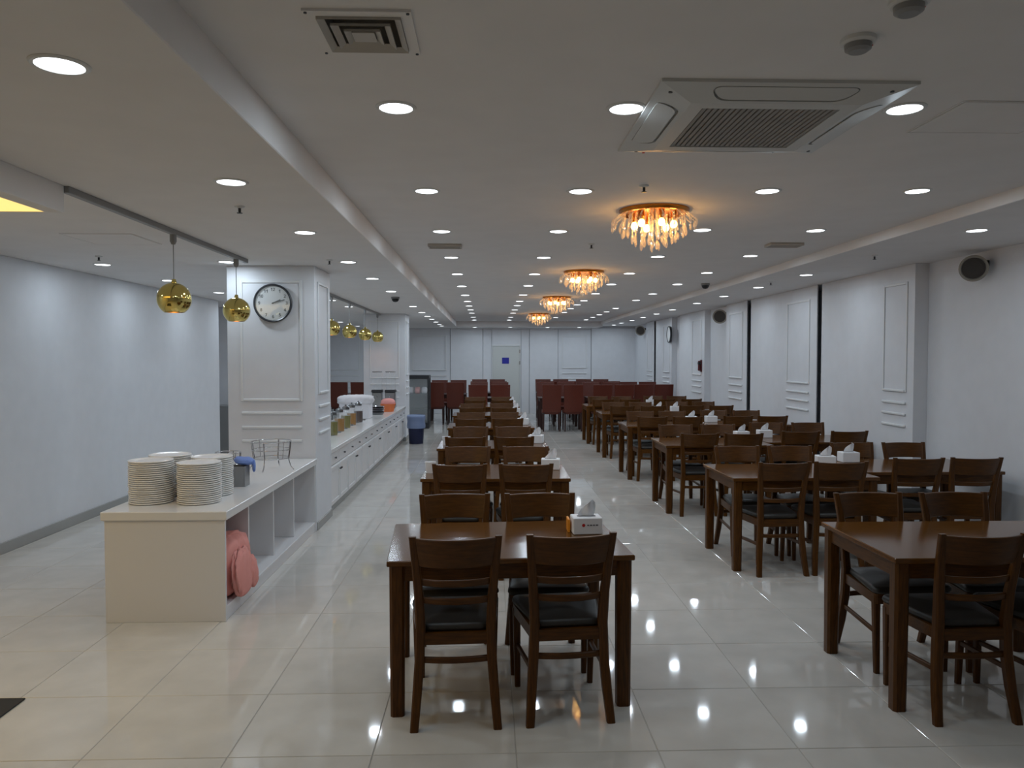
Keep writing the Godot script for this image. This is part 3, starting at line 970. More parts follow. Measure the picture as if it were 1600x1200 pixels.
	part("dome", lathe_smooth([Vector2(0.052, -0.025), Vector2(0.047, -0.05), Vector2(0.03, -0.068), Vector2(0.0005, -0.075)], 20), M("black"), cam)
	var cam2 := thing("dome_camera", "small dark ceiling camera hanging near the right-hand soffit", "camera", Vector3(2.98, CEIL_MAIN, -10.5))
	part("mount", lathe([Vector2(0, 0), Vector2(0.06, 0), Vector2(0.06, -0.025), Vector2(0, -0.025)], 20), M("plastic_grey"), cam2)
	part("dome", lathe_smooth([Vector2(0.052, -0.025), Vector2(0.047, -0.05), Vector2(0.03, -0.068), Vector2(0.0005, -0.075)], 20), M("dark_metal"), cam2)
	# flush access panels: a thin raised rim shows as an outline
	for a in [[2.15, 3.24, CEIL_MAIN, 0.52, 0.42, "right of the air conditioner"], [-2.75, 5.75, CEIL_LEFT, 0.5, 0.5, "left of the lighting track"]]:
		var t := thing("access_panel", "flush white ceiling access panel " + a[5], "panel", Vector3(a[0], a[2], -a[1]), 0.0, "ceiling access panels")
		part("lid", box(Vector3(a[3] - 0.02, 0.004, a[4] - 0.02), 0.001), M("ceiling_paint"), t, Vector3(0, -0.002, 0))
		for s in [-1, 1]:
			part("rim", box(Vector3(0.006, 0.004, a[4]), 0.001), M("ceiling_paint"), t, Vector3(s * a[3] * 0.5, -0.002, 0))
			part("rim", box(Vector3(a[3] - 0.006, 0.004, 0.006), 0.001), M("ceiling_paint"), t, Vector3(0, -0.002, s * a[4] * 0.5))

# ------------------------------------------------------------------ dining furniture
func make_chair() -> Node3D:
	var t := thing("dining_chair", "", "chair")
	var ys := [0.0, 0.15, 0.30, 0.45, 0.60, 0.75, 0.875]
	var xs := [0.186, 0.174, 0.163, 0.158, 0.165, 0.178, 0.190]
	var zs := [0.250, 0.216, 0.198, 0.195, 0.207, 0.232, 0.264]
	var hw := [0.019, 0.021, 0.022, 0.022, 0.0205, 0.0185, 0.0155]
	var hd := [0.017, 0.021, 0.023, 0.022, 0.018, 0.015, 0.012]
	for s in [-1.0, 1.0]:
		var pts := []
		var half := []
		for k in ys.size():
			pts.append(Vector3(s * xs[k], ys[k], zs[k]))
			half.append(Vector2(hw[k], hd[k]))
		part("rear_leg", sweep(pts, half), M("wood_post"), t)
		part("front_leg", sweep([Vector3(s * 0.186, 0, -0.185), Vector3(s * 0.19, 0.25, -0.18), Vector3(s * 0.192, 0.405, -0.178)], [Vector2(0.0135, 0.0135), Vector2(0.017, 0.017), Vector2(0.019, 0.019)]), M("wood_post"), t)
		part("side_stretcher", sweep([Vector3(s * 0.168, 0.205, 0.195), Vector3(s * 0.178, 0.2055, 0.01), Vector3(s * 0.187, 0.206, -0.17)], [Vector2(0.008, 0.008), Vector2(0.008, 0.008), Vector2(0.008, 0.008)]) if false else stretcher(Vector3(s * 0.168, 0.235, 0.195), Vector3(s * 0.187, 0.215, -0.172)), M("wood_side"), t)
	part("top_rail", bowed_board(0.167, 0.181, 0.735, 0.868, 0.228, 0.262, 0.052, 0.020, 12), M("wood_board"), t)
	part("slat", bowed_board(0.152, 0.155, 0.643, 0.675, 0.212, 0.218, 0.040, 0.016, 10), M("wood_board"), t)
	part("slat", bowed_board(0.148, 0.150, 0.560, 0.590, 0.203, 0.206, 0.036, 0.016, 10), M("wood_board"), t)
	part("rear_stretcher", bowed_board(0.148, 0.148, 0.288, 0.316, 0.198, 0.198, 0.018, 0.016, 8), M("wood_board"), t)
	part("seat_frame", prism(rounded_poly([Vector2(-0.212, -0.205), Vector2(0.212, -0.205), Vector2(0.168, 0.212), Vector2(-0.168, 0.212)], 0.03), 0.372, 0.425), M("wood_board"), t)
	part("seat", cushion(rounded_poly([Vector2(-0.222, -0.215), Vector2(0.222, -0.215), Vector2(0.152, 0.195), Vector2(-0.152, 0.195)], 0.05, 5), 0.425, 0.462, 0.012, 0.022), M("seat_dark"), t)
	return t

func stretcher(a: Vector3, b: Vector3) -> ArrayMesh:
	var st := new_st()
	var d := b - a
	var z := d.normalized()
	var x := Vector3.UP.cross(z).normalized()
	add_box(st, (a + b) * 0.5, Vector3(0.016, 0.024, d.length()), 0.003, Basis(x, z.cross(x), z))
	return finish(st)

func make_table(w: float, called: String, top_key: String, leg_key: String) -> Node3D:
	var t := thing(called, "", "table")
	var dpt := 0.80
	var hw := w / 2
	var hd := dpt / 2
	part("table_top", box(Vector3(w, 0.026, dpt), 0.004), M(top_key), t, Vector3(0, 0.717, 0))
	for s in [-1.0, 1.0]:
		part("apron", box(Vector3(w - 0.16, 0.075, 0.022), 0.002), M("wood_board" if called == "dining_table" else "red_wood"), t, Vector3(0, 0.6665, s * (hd - 0.035)))
		part("apron", box(Vector3(0.022, 0.075, dpt - 0.16), 0.002), M("wood_side" if called == "dining_table" else "red_wood"), t, Vector3(s * (hw - 0.035), 0.6665, 0))
		for q in [-1.0, 1.0]:
			part("leg", sweep([Vector3(s * (hw - 0.046), 0, q * (hd - 0.046)), Vector3(s * (hw - 0.046), 0.35, q * (hd - 0.046)), Vector3(s * (hw - 0.046), 0.704, q * (hd - 0.046))], [Vector2(0.032, 0.032), Vector2(0.034, 0.034), Vector2(0.035, 0.035)]), M(leg_key), t)
	return t

func make_red_chair() -> Node3D:
	var t := thing("upholstered_chair", "", "chair")
	for s in [-1.0, 1.0]:
		part("rear_leg", sweep([Vector3(s * 0.185, 0, 0.245), Vector3(s * 0.18, 0.25, 0.215), Vector3(s * 0.18, 0.42, 0.205)], [Vector2(0.016, 0.016), Vector2(0.019, 0.019), Vector2(0.02, 0.02)]), M("red_wood"), t)
		part("front_leg", sweep([Vector3(s * 0.185, 0, -0.19), Vector3(s * 0.185, 0.2, -0.19), Vector3(s * 0.185, 0.40, -0.19)], [Vector2(0.014, 0.014), Vector2(0.018, 0.018), Vector2(0.02, 0.02)]), M("red_wood"), t)
	part("seat", cushion(rounded_poly([Vector2(-0.215, -0.225), Vector2(0.215, -0.225), Vector2(0.205, 0.215), Vector2(-0.205, 0.215)], 0.04), 0.385, 0.475, 0.01, 0.025), M("red_leather"), t)
	part("backrest", bowed_board(0.205, 0.215, 0.43, 1.055, 0.215, 0.285, 0.012, 0.055, 8), M("red_leather"), t)
	return t

func make_tissue_box(printed: bool) -> Node3D:
	var t := thing("tissue_box", "", "tissue box")
	part("box", box(Vector3(0.155, 0.088, 0.115), 0.004), M("paper"), t, Vector3(0, 0.044, 0))
	part("slot_rim", prism(rounded_poly([Vector2(-0.05, -0.018), Vector2(0.05, -0.018), Vector2(0.05, 0.018), Vector2(-0.05, 0.018)], 0.016), 0.088, 0.0895), M("grey_print"), t)
	# folded sheet standing out of the slot
	var st := new_st()
	st.set_smooth_group(1)
	var nx := 8
	var ny := 6
	var g := []
	for j in ny + 1:
		var row := []
		var v := float(j) / ny
		for i in nx + 1:
			var u := float(i) / nx * 2.0 - 1.0
			var wdt := 0.040 * (1.0 - 0.25 * v) + 0.012 * sin(v * 3.0)
			var top := 0.085 * v * (1.0 - 0.35 * (u - 0.35) * (u - 0.35))
			row.append(Vector3(u * wdt + 0.018 * v * v, 0.088 + top, 0.016 * sin(u * 4.0 + v * 2.0) * (0.4 + v) + 0.006 * v))
		g.append(row)
	for side in [1.0, -1.0]:
		for j in ny:
			for i in nx:
				var o := Vector3(0, 0, 0.0008 * side)
				quad(st, g[j][i] + o, g[j][i + 1] + o, g[j + 1][i + 1] + o, g[j + 1][i] + o, Vector3(0, 0, side))
	part("tissue", finish(st), M("paper"), t)
	if printed:
		part("red_emblem", lathe([Vector2(0, 0), Vector2(0.0085, 0), Vector2(0.0085, 0.001), Vector2(0, 0.001)], 20), M("red_print"), t, Vector3(-0.024, 0.05, 0.0575), Vector3(PI / 2, 0, 0))
		for k in 4:
			part("print_stroke", box(Vector3(0.010 + 0.003 * (k % 2), 0.007, 0.001), 0.0), M("grey_print"), t, Vector3(0.0 + k * 0.0155, 0.05, 0.058))
	return t

func make_cup() -> Node3D:
	var t := thing("white_cup", "", "cup")
	part("body", lathe([Vector2(0.0, 0.0), Vector2(0.032, 0.0), Vector2(0.043, 0.085), Vector2(0.0445, 0.085), Vector2(0.0445, 0.089), Vector2(0.041, 0.089), Vector2(0.031, 0.004), Vector2(0.0, 0.004)], 24), M("paper"), t)
	return t

func table_set(x: float, z: float, turn: float, row: String, nth: int, jitter: RandomNumberGenerator, skip := [], near := -0.27, far := 0.23) -> void:
	var b := Basis(Vector3.UP, turn)
	var c := Vector3(x, 0, -z)
	place("dining_table", make_table.bind(1.16, "dining_table", "table_top", "table_leg"), c, turn, "brown wooden dining table, %s from the front in the %s" % [ORD[nth], row], "brown dining tables")
	var seats := [[-0.265, near, 0.0, "left seat on the near side"], [0.225, near, 0.0, "right seat on the near side"], [-0.255, far, PI, "left seat on the far side"], [0.235, far, PI, "right seat on the far side"]]
	for k in 4:
		if k in skip: continue
		var s: Array = seats[k]
		var p: Vector3 = c + b * Vector3(s[0] + jitter.randf_range(-0.02, 0.02), 0, -s[1] + jitter.randf_range(-0.02, 0.02) * (1.0 if s[2] == 0.0 else 0.6))
		place("dining_chair", make_chair, p, turn + s[2] + jitter.randf_range(-0.05, 0.05), "brown wooden chair, %s, %s table of the %s" % [s[3], ORD[nth], row], "brown slat-back chairs")

func build_dining() -> void:
	var rng := RandomNumberGenerator.new()
	rng.seed = 5
	var zc1 := [3.93, 6.28, 8.25, 10.55, 12.72, 14.95]
	var xc1 := [0.085, 0.06, 0.05, 0.03, 0.0, 0.02]
	for k in 6:
		table_set(xc1[k], zc1[k], deg_to_rad(4.0 if k == 0 else rng.randf_range(-1, 1)), "left row", k + 1, rng, [], -0.27 if k == 0 else -0.33, 0.23 if k == 0 else 0.26)
	var zc2 := [3.87, 6.25, 8.45, 10.73, 13.05, 15.1]
	for k in 6:
		table_set(2.465, zc2[k], deg_to_rad(rng.randf_range(-0.8, 0.8)), "middle row", k + 1, rng, [], -0.27, 0.25)
	var zc3 := [6.52, 8.72, 10.9, 13.2, 15.2]
	for k in 5:
		table_set(3.645, zc3[k], 0.0, "right row", k + 1, rng, [], -0.33, 0.235)
	# far block of upholstered chairs
	var red := [[0.03, 18.15, 0.98, "in the aisle line"], [0.02, 20.7, 0.98, "in the aisle line by the far door"], [1.67, 18.1, 0.98, "right of the aisle line"], [1.80, 20.75, 0.98, "right of the far door"], [2.80, 18.1, 0.98, "third from the left at the back"], [2.95, 20.75, 0.98, "by the far wall on the right"], [3.765, 18.3, 0.78, "close to the right wall"], [-1.05, 19.95, 0.98, "left of the far door"], [-3.47, 20.1, 0.98, "beyond the buffet pillar"]]
	for r in red:
		var at := Vector3(r[0], 0, -r[1])
		var wide: bool = r[2] > 0.9
		place("dark_table" if wide else "narrow_dark_table", make_table.bind(r[2], "dark_table" if wide else "narrow_dark_table", "red_wood", "red_wood"), at, 0.0, "dark table with red chairs, " + r[3], "dark tables at the back")
		var off := 0.25 if wide else 0.228
		for s in [[-off, -0.65, 0.0, "near left"], [off, -0.65, 0.0, "near right"], [-off, 0.65, PI, "far left"], [off, 0.65, PI, "far right"]]:
			if r[1] > 19.9 and s[1] > 0 and r[0] < -3: continue
			place("upholstered_chair", make_red_chair, at + Vector3(s[0] + rng.randf_range(-0.015, 0.015), 0, -s[1]), s[2] + rng.randf_range(-0.03, 0.03), "tall reddish-brown chair, %s seat, table %s" % [s[3], r[3]], "reddish-brown upholstered chairs")

	# tissue boxes and cups
	var top := 0.7305
	place("printed_tissue_box", make_tissue_box.bind(true), Vector3(0.52, top, -4.05), 0.06, "white tissue box with a red emblem on the nearest left-row table", "tissue boxes")
	var spots := [[0.52, 6.38, "second table of the left row"], [0.52, 8.35, "third table of the left row"], [0.48, 10.65, "fourth table of the left row"], [0.45, 12.8, "fifth table of the left row"], [0.45, 15.0, "sixth table of the left row"],
		[2.90, 6.5, "second table of the middle row"], [2.90, 8.7, "third table of the middle row"], [2.92, 10.95, "fourth table of the middle row"], [2.95, 13.2, "fifth table of the middle row"],
		[3.22, 6.75, "first table of the right row"], [3.22, 8.85, "second table of the right row"], [3.22, 11.0, "third table of the right row"], [3.25, 13.25, "fourth table of the right row"], [3.25, 15.3, "fifth table of the right row"]]
	for s in spots:
		place("tissue_box", make_tissue_box.bind(false), Vector3(s[0], top, -s[1]), rng.randf_range(-0.3, 0.3), "plain white tissue box on the " + s[2], "tissue boxes")
	for s in [[-0.47, 6.2, "second"], [-0.45, 8.2, "third"]]:
		place("white_cup", make_cup, Vector3(s[0], top, -s[1]), 0.0, "white cup at the left end of the %s left-row table" % s[2], "white cups")
	single("order_card", box(Vector3(0.012, 0.07, 0.09), 0.002), M("yellow_card"), Vector3(0.428, top + 0.035, -4.09), "orange card standing beside the printed tissue box", "card")

# ------------------------------------------------------------------ serving counter on the left
func build_counter() -> void:
	var x0 := -2.395
	var x1 := -1.65
	var z0 := 4.83
	var z1 := 7.345
	var t := thing("shelf_counter", "white serving counter with open cubbies holding plate stacks", "counter", Vector3(-2.02, 0, -6.09))
	var o := Vector3(2.02, 0, 6.09)
	slab("end_panel", Vector3(x0, 0, -z0 - 0.022) + o, Vector3(x1, 0.645, -z0) + o, M("counter_white"), t, 0.002)
	slab("end_panel", Vector3(x0, 0, -z1) + o, Vector3(x1, 0.645, -z1 + 0.022) + o, M("counter_white"), t, 0.002)
	slab("back_panel", Vector3(x0, 0, -z1 + 0.022) + o, Vector3(x0 + 0.022, 0.645, -z0 - 0.022) + o, M("counter_white"), t, 0.002)
	slab("bottom_shelf", Vector3(x0 + 0.022, 0.07, -z1 + 0.022) + o, Vector3(x1, 0.095, -z0 - 0.022) + o, M("counter_white"), t, 0.002)
	slab("plinth", Vector3(x0 + 0.022, 0, -z1 + 0.022) + o, Vector3(x1 - 0.006, 0.07, -z0 - 0.022) + o, M("counter_white"), t, 0.002)
	slab("rear_board", Vector3(-2.06, 0.095, -z1 + 0.022) + o, Vector3(-2.04, 0.645, -z0 - 0.022) + o, M("counter_white"), t, 0.001)
	for dz in [5.47, 6.10, 6.73]:
		slab("divider", Vector3(-2.04, 0.095, -dz - 0.011) + o, Vector3(-1.70, 0.645, -dz + 0.011) + o, M("counter_white"), t, 0.002)
	slab("worktop", Vector3(x0 - 0.018, 0.645, -z1) + o, Vector3(x1 + 0.016, 0.70, -z0 + 0.014) + o, M("counter_top"), t, 0.004)

	# pink cloth bundled in the first cubby, hanging over the edge
	var pc := thing("pink_cloth", "salmon pink cloth bundled in the first cubby of the counter", "cloth", Vector3(-1.79, 0.097, -5.16))
	part("bundle", lump(Vector3(0.27, 0.37, 0.52), 5.0, 0.16, 0.9, 4, 40), M("pink_cloth"), pc, Vector3(0, 0.186, 0))
	part("hanging_fold", lump(Vector3(0.06, 0.30, 0.34), 2.6, 0.35, 1.1, 9, 36), M("pink_cloth"), pc, Vector3(0.155, 0.14, 0.05), Vector3(0, 0, 0.12))
	part("hanging_fold", lump(Vector3(0.05, 0.22, 0.16), 2.4, 0.35, 1.2, 15, 32), M("pink_cloth"), pc, Vector3(0.168, 0.10, -0.12), Vector3(0.2, 0, 0.1))

	# plate stacks
	mesh_cache["plate"] = lathe([Vector2(0, 0.001), Vector2(0.085, 0.001), Vector2(0.09, 0.0), Vector2(0.10, 0.0), Vector2(0.134, 0.0025), Vector2(0.1395, 0.0045), Vector2(0.141, 0.0075), Vector2(0.1405, 0.0115), Vector2(0.137, 0.013), Vector2(0.10, 0.0065), Vector2(0, 0.0055)], 36)
	var stacks := [[-2.245, 5.165, 21, "front left"], [-1.925, 5.155, 20, "front right"], [-2.235, 5.455, 21, "rear left"], [-1.945, 5.45, 20, "rear right"]]
	var rng := RandomNumberGenerator.new()
	rng.seed = 3
	for s in stacks:
		var n: int = s[2]
		for k in n:
			single("plate", mesh_cache["plate"], M("porcelain"), Vector3(s[0] + rng.randf_range(-0.0025, 0.0025), 0.7005 + k * 0.0135, -s[1] + rng.randf_range(-0.0025, 0.0025)), "white round plate, %s from the top of the %s stack" % [ORD[n - k], s[3]], "stacked white plates")

	# grey cutlery pot with a blue cloth
	var cp := thing("cutlery_pot", "square grey open pot behind the plate stacks", "pot", Vector3(-1.87, 0.7, -5.80))
	for e in [-1.0, 1.0]:
		part("side_wall", box(Vector3(0.006, 0.15, 0.12), 0.002), M("plastic_grey"), cp, Vector3(e * 0.057, 0.075, 0))
		part("side_wall", box(Vector3(0.108, 0.15, 0.006), 0.002), M("plastic_grey"), cp, Vector3(0, 0.075, e * 0.057))
	part("bottom", box(Vector3(0.108, 0.006, 0.108), 0.001), M("plastic_grey"), cp, Vector3(0, 0.003, 0))
	var bc := thing("blue_cloth", "blue cloth lying folded on the grey pot", "cloth", Vector3(-1.84, 0.862, -5.83), 0.3)
	part("fold", lump(Vector3(0.14, 0.05, 0.13), 3.0, 0.25, 1.3, 21, 24), M("blue_cloth"), bc, Vector3(0.0, 0.022, 0), Vector3(0.1, 0, -0.12))
	part("hanging_flap", lump(Vector3(0.025, 0.09, 0.11), 2.8, 0.25, 1.3, 22, 20), M("blue_cloth"), bc, Vector3(0.068, -0.02, 0.0))

	# wire racks
	for w in [[-1.86, 6.62, 0.165, 0.245, 1.0, "larger chrome wire rack with two rings, on the white counter"], [-2.12, 6.30, 0.10, 0.19, 1.0, "smaller chrome wire rack behind the grey pot"]]:
		var r: float = w[2]
		var hh: float = w[3]
		var rk := thing("wire_rack", w[5], "rack", Vector3(w[0], 0.7, -w[1]), 0.4, "chrome wire racks")
		for q in [[1.0, hh], [0.97, hh * 0.72], [0.9, hh * 0.42]]:
			var st := new_st()
			add_tube(st, circle_pts(r * q[0], q[1], 32), 0.0045, 7, true)
			part("ring", finish(st), M("chrome"), rk)
		for k in 4:
			var a := TAU * k / 4 + 0.5
			var d := Vector3(cos(a), 0, sin(a))
			var st := new_st()
			add_tube(st, [d * r + Vector3(0, hh, 0), d * r * 0.97 + Vector3(0, hh * 0.72, 0), d * r * 0.9 + Vector3(0, hh * 0.42, 0), d * r * 1.02 + Vector3(0, hh * 0.15, 0), d * (r + 0.03) + Vector3(0, 0.005, 0)], 0.005, 7)
			part("leg", finish(st), M("chrome"), rk)
		for k in 6:
			var a := TAU * k / 6
			var d := Vector3(cos(a), 0, sin(a)) * r
			var st := new_st()
			add_tube(st, [d + Vector3(0, hh, 0), d * 0.98 + Vector3(0, hh * 0.85, 0), d * 0.9 + Vector3(0, hh * 0.42, 0)], 0.003, 5)
			part("upright_wire", finish(st), M("chrome"), rk)

	# wall clock on the near pillar
	var ck := thing("wall_clock", "round white wall clock with a dark rim on the near pillar", "clock", Vector3(-2.03, 2.175, -7.36 + 0.0005))
	part("case", lathe([Vector2(0, 0.0), Vector2(0.19, 0.0), Vector2(0.195, 0.02), Vector2(0.195, 0.04), Vector2(0.185, 0.046), Vector2(0.174, 0.040), Vector2(0.172, 0.026), Vector2(0, 0.026)], 56), M("clock_rim"), ck, Vector3.ZERO, Vector3(PI / 2, 0, 0))
	part("dial", lathe([Vector2(0, 0.026), Vector2(0.1725, 0.026), Vector2(0.1725, 0.028), Vector2(0, 0.028)], 56), M("clock_face"), ck, Vector3.ZERO, Vector3(PI / 2, 0, 0))
	var font := SystemFont.new()
	font.font_names = PackedStringArray(["Droid Sans"])
	font.font_weight = 700
	for k in 12:
		var n := 12 if k == 0 else k
		var tm := TextMesh.new()
		tm.text = str(n)
		tm.font = font
		tm.font_size = 44
		tm.pixel_size = 0.00098
		tm.depth = 0.001
		var a := TAU * k / 12
		part("numeral", tm, M("black"), ck, Vector3(sin(a) * 0.138, cos(a) * 0.138, 0.0287))
	# time about 2:12
	var hand := func(called: String, ang: float, l: float, w: float, z: float) -> void:
		var d := Vector3(sin(ang), cos(ang), 0)
		var st := new_st()
		add_box(st, d * (l * 0.5 - 0.012), Vector3(w, l, 0.002), 0.0005, Basis(Vector3(d.y, -d.x, 0), d, Vector3.BACK))
		part(called, finish(st), M("black"), ck, Vector3(0, 0, z))
	ck.scale = Vector3(0.93, 0.93, 1.0)
	hand.call("hour_hand", TAU * (2.2 / 12.0), 0.095, 0.011, 0.0305)
	hand.call("minute_hand", TAU * (12.3 / 60.0), 0.135, 0.008, 0.033)
	part("hub", lathe([Vector2(0, 0), Vector2(0.008, 0), Vector2(0.008, 0.006), Vector2(0, 0.006)], 14), M("black"), ck, Vector3(0, 0, 0.029), Vector3(PI / 2, 0, 0))
	part("glass", lathe([Vector2(0, 0), Vector2(0.175, 0), Vector2(0.175, 0.0015), Vector2(0, 0.0015)], 48), M("clear_glass"), ck, Vector3(0, 0, 0.0405), Vector3(PI / 2, 0, 0))

func build_buffet() -> void:
	var x0 := -2.40
	var x1 := -1.66
	var z0 := 8.075
	var z1 := 15.28
	var n := 7
	var w := (z1 - z0) / n
	for k in n:
		var a := z0 + w * k + 0.001
		var b := z0 + w * (k + 1) - 0.001
		var c := Vector3((x0 + x1) / 2, 0, -(a + b) / 2)
		var cab := thing("buffet_cabinet", "white buffet cabinet with drawer and doors, %s from the near pillar" % ORD[k + 1], "cabinet", c, 0.0, "white buffet cabinets")
		var hx := (x1 - x0) / 2
		var hz := (b - a) / 2
		slab("body", Vector3(-hx, 0.07, -hz), Vector3(hx - 0.02, 0.655, hz), M("counter_white"), cab, 0.002)
		slab("plinth", Vector3(-hx, 0, -hz), Vector3(hx - 0.03, 0.07, hz), M("base_grey"), cab, 0.002)
		for s in [-1.0, 1.0]:
			var za := 0.004 if s > 0 else -hz + 0.006
			var zb := hz - 0.006 if s > 0 else -0.004
			var dr := part("drawer", box(Vector3(0.018, 0.13, zb - za), 0.003), M("counter_white"), cab, Vector3(hx - 0.011, 0.58, (za + zb) / 2))
			part("knob", lathe([Vector2(0, 0.024), Vector2(0.010, 0.022), Vector2(0.011, 0.014), Vector2(0.005, 0.008), Vector2(0.005, 0.0)], 12), M("dark_metal"), dr, Vector3(0.009, 0, 0), Vector3(0, 0, -PI / 2))
			var dd := part("door", box(Vector3(0.018, 0.42, zb - za), 0.003), M("counter_white"), cab, Vector3(hx - 0.011, 0.295, (za + zb) / 2))
			for e in [[Vector3(0.012, 0, (zb - za) / 2 - 0.03), Vector3(0.008, 0.40, 0.04)], [Vector3(0.012, 0, -(zb - za) / 2 + 0.03), Vector3(0.008, 0.40, 0.04)], [Vector3(0.012, 0.18, 0), Vector3(0.008, 0.04, zb - za - 0.10)], [Vector3(0.012, -0.18, 0), Vector3(0.008, 0.04, zb - za - 0.10)]]:
				part("frame_board", box(e[1], 0.002), M("counter_white"), dd, e[0])
			part("knob", lathe([Vector2(0, 0.024), Vector2(0.010, 0.022), Vector2(0.011, 0.014), Vector2(0.005, 0.008), Vector2(0.005, 0.0)], 12), M("dark_metal"), dd, Vector3(0.016, 0.14, s * -((zb - za) / 2 - 0.03)), Vector3(0, 0, -PI / 2))
	var wt := thing("buffet_worktop", "long white worktop of the buffet between the pillars", "worktop", Vector3((x0 + x1) / 2, 0.655, -(z0 + z1) / 2))
	part("slab", box(Vector3(x1 - x0 + 0.03, 0.045, z1 - z0), 0.004), M("counter_top"), wt, Vector3(0.005, 0.0225, 0))
	var top := 0.7005
	# drink jars
	var jar_body := lathe([Vector2(0, 0), Vector2(0.062, 0), Vector2(0.068, 0.01), Vector2(0.068, 0.20), Vector2(0.055, 0.235), Vector2(0.045, 0.245), Vector2(0.045, 0.255)], 24)
	var jar_fill := lathe([Vector2(0, 0.006), Vector2(0.062, 0.006), Vector2(0.063, 0.17), Vector2(0, 0.17)], 24)
	var jar_lid := lathe([Vector2(0.048, 0.25), Vector2(0.05, 0.285), Vector2(0.03, 0.30), Vector2(0.012, 0.302), Vector2(0.012, 0.32), Vector2(0, 0.32)], 20)
	var jars := [[-1.93, 9.55, "olive_liquid", "olive-yellow drink, nearest the pillar"], [-1.94, 10.05, "amber_liquid", "amber drink, second from the pillar"], [-1.95, 10.55, "olive_liquid", "olive-yellow drink, third from the pillar"], [-1.95, 11.0, "amber_liquid", "amber drink, fourth from the pillar"], [-1.93, 11.45, "brown_liquid", "dark brown drink beside the white bundle"]]
	for j in jars:
		var t := thing("drink_jar", "steel-lidded glass jar of " + j[3], "jar", Vector3(j[0], top, -j[1]), 0.0, "drink jars on the buffet")
		part("glass_body", jar_body, M("clear_glass"), t)
		part("drink", jar_fill, M(j[2]), t)
		part("lid", jar_lid, M("steel"), t)
		part("tap", box(Vector3(0.04, 0.02, 0.014), 0.003), M("steel"), t, Vector3(0.085, 0.04, 0))
	# white cloth-covered box
	var wb := thing("covered_box", "white cloth-covered box on the buffet behind the jars", "box", Vector3(-2.1, top, -12.25))
	part("carton", box(Vector3(0.46, 0.27, 0.40), 0.01), M("white_cloth"), wb, Vector3(0, 0.135, 0))
	part("cloth_cover", lump(Vector3(0.54, 0.16, 0.50), 4.0, 0.14, 1.0, 31, 32), M("white_cloth"), wb, Vector3(0, 0.29, 0))
	# stacked steel trays
	for k in 4:
		single("steel_tray", lathe([Vector2(0, 0.0), Vector2(0.09, 0.0), Vector2(0.115, 0.03), Vector2(0.122, 0.031), Vector2(0.122, 0.033), Vector2(0.112, 0.033), Vector2(0.088, 0.004), Vector2(0, 0.004)], 24), M("steel") if k % 2 == 0 else M("chrome"), Vector3(-1.88, top + k * 0.035, -13.1), "round steel tray, %s from the top of the buffet stack" % ORD[4 - k], "stacked steel trays")
	var ob := thing("orange_basket", "orange basket with a pink cover at the end of the buffet", "basket", Vector3(-1.79, top, -13.75))
	part("bowl", lathe([Vector2(0, 0), Vector2(0.10, 0), Vector2(0.135, 0.13), Vector2(0.14, 0.13), Vector2(0.14, 0.14), Vector2(0.128, 0.14), Vector2(0.1, 0.006), Vector2(0, 0.006)], 28), M("orange"), ob)
	part("pink_cover", lump(Vector3(0.25, 0.15, 0.25), 2.6, 0.12, 1.0, 33, 24), M("pink_light"), ob, Vector3(0, 0.16, 0))
	# clear water dispensers
	for d in [[-2.12, "left one"], [-1.87, "right one"]]:
		var t := thing("water_dispenser", "clear water dispenser on a grey base by the far pillar, " + d[1], "dispenser", Vector3(d[0], top, -14.75), 0.0, "clear water dispensers")
		part("base", box(Vector3(0.19, 0.30, 0.20), 0.01), M("steel"), t, Vector3(0, 0.15, 0))
		part("collar", box(Vector3(0.205, 0.05, 0.21), 0.008), M("dark_metal"), t, Vector3(0, 0.325, 0))
		part("tank", lathe([Vector2(0.0, 0.352), Vector2(0.092, 0.352), Vector2(0.092, 0.66), Vector2(0.085, 0.68), Vector2(0, 0.68)], 24), M("clear_glass"), t)
		part("lid", lathe([Vector2(0.0, 0.682), Vector2(0.096, 0.682), Vector2(0.096, 0.70), Vector2(0, 0.705)], 24), M("plastic_grey"), t)
		part("tap", box(Vector3(0.02, 0.03, 0.05), 0.004), M("chrome"), t, Vector3(0, 0.22, 0.12))

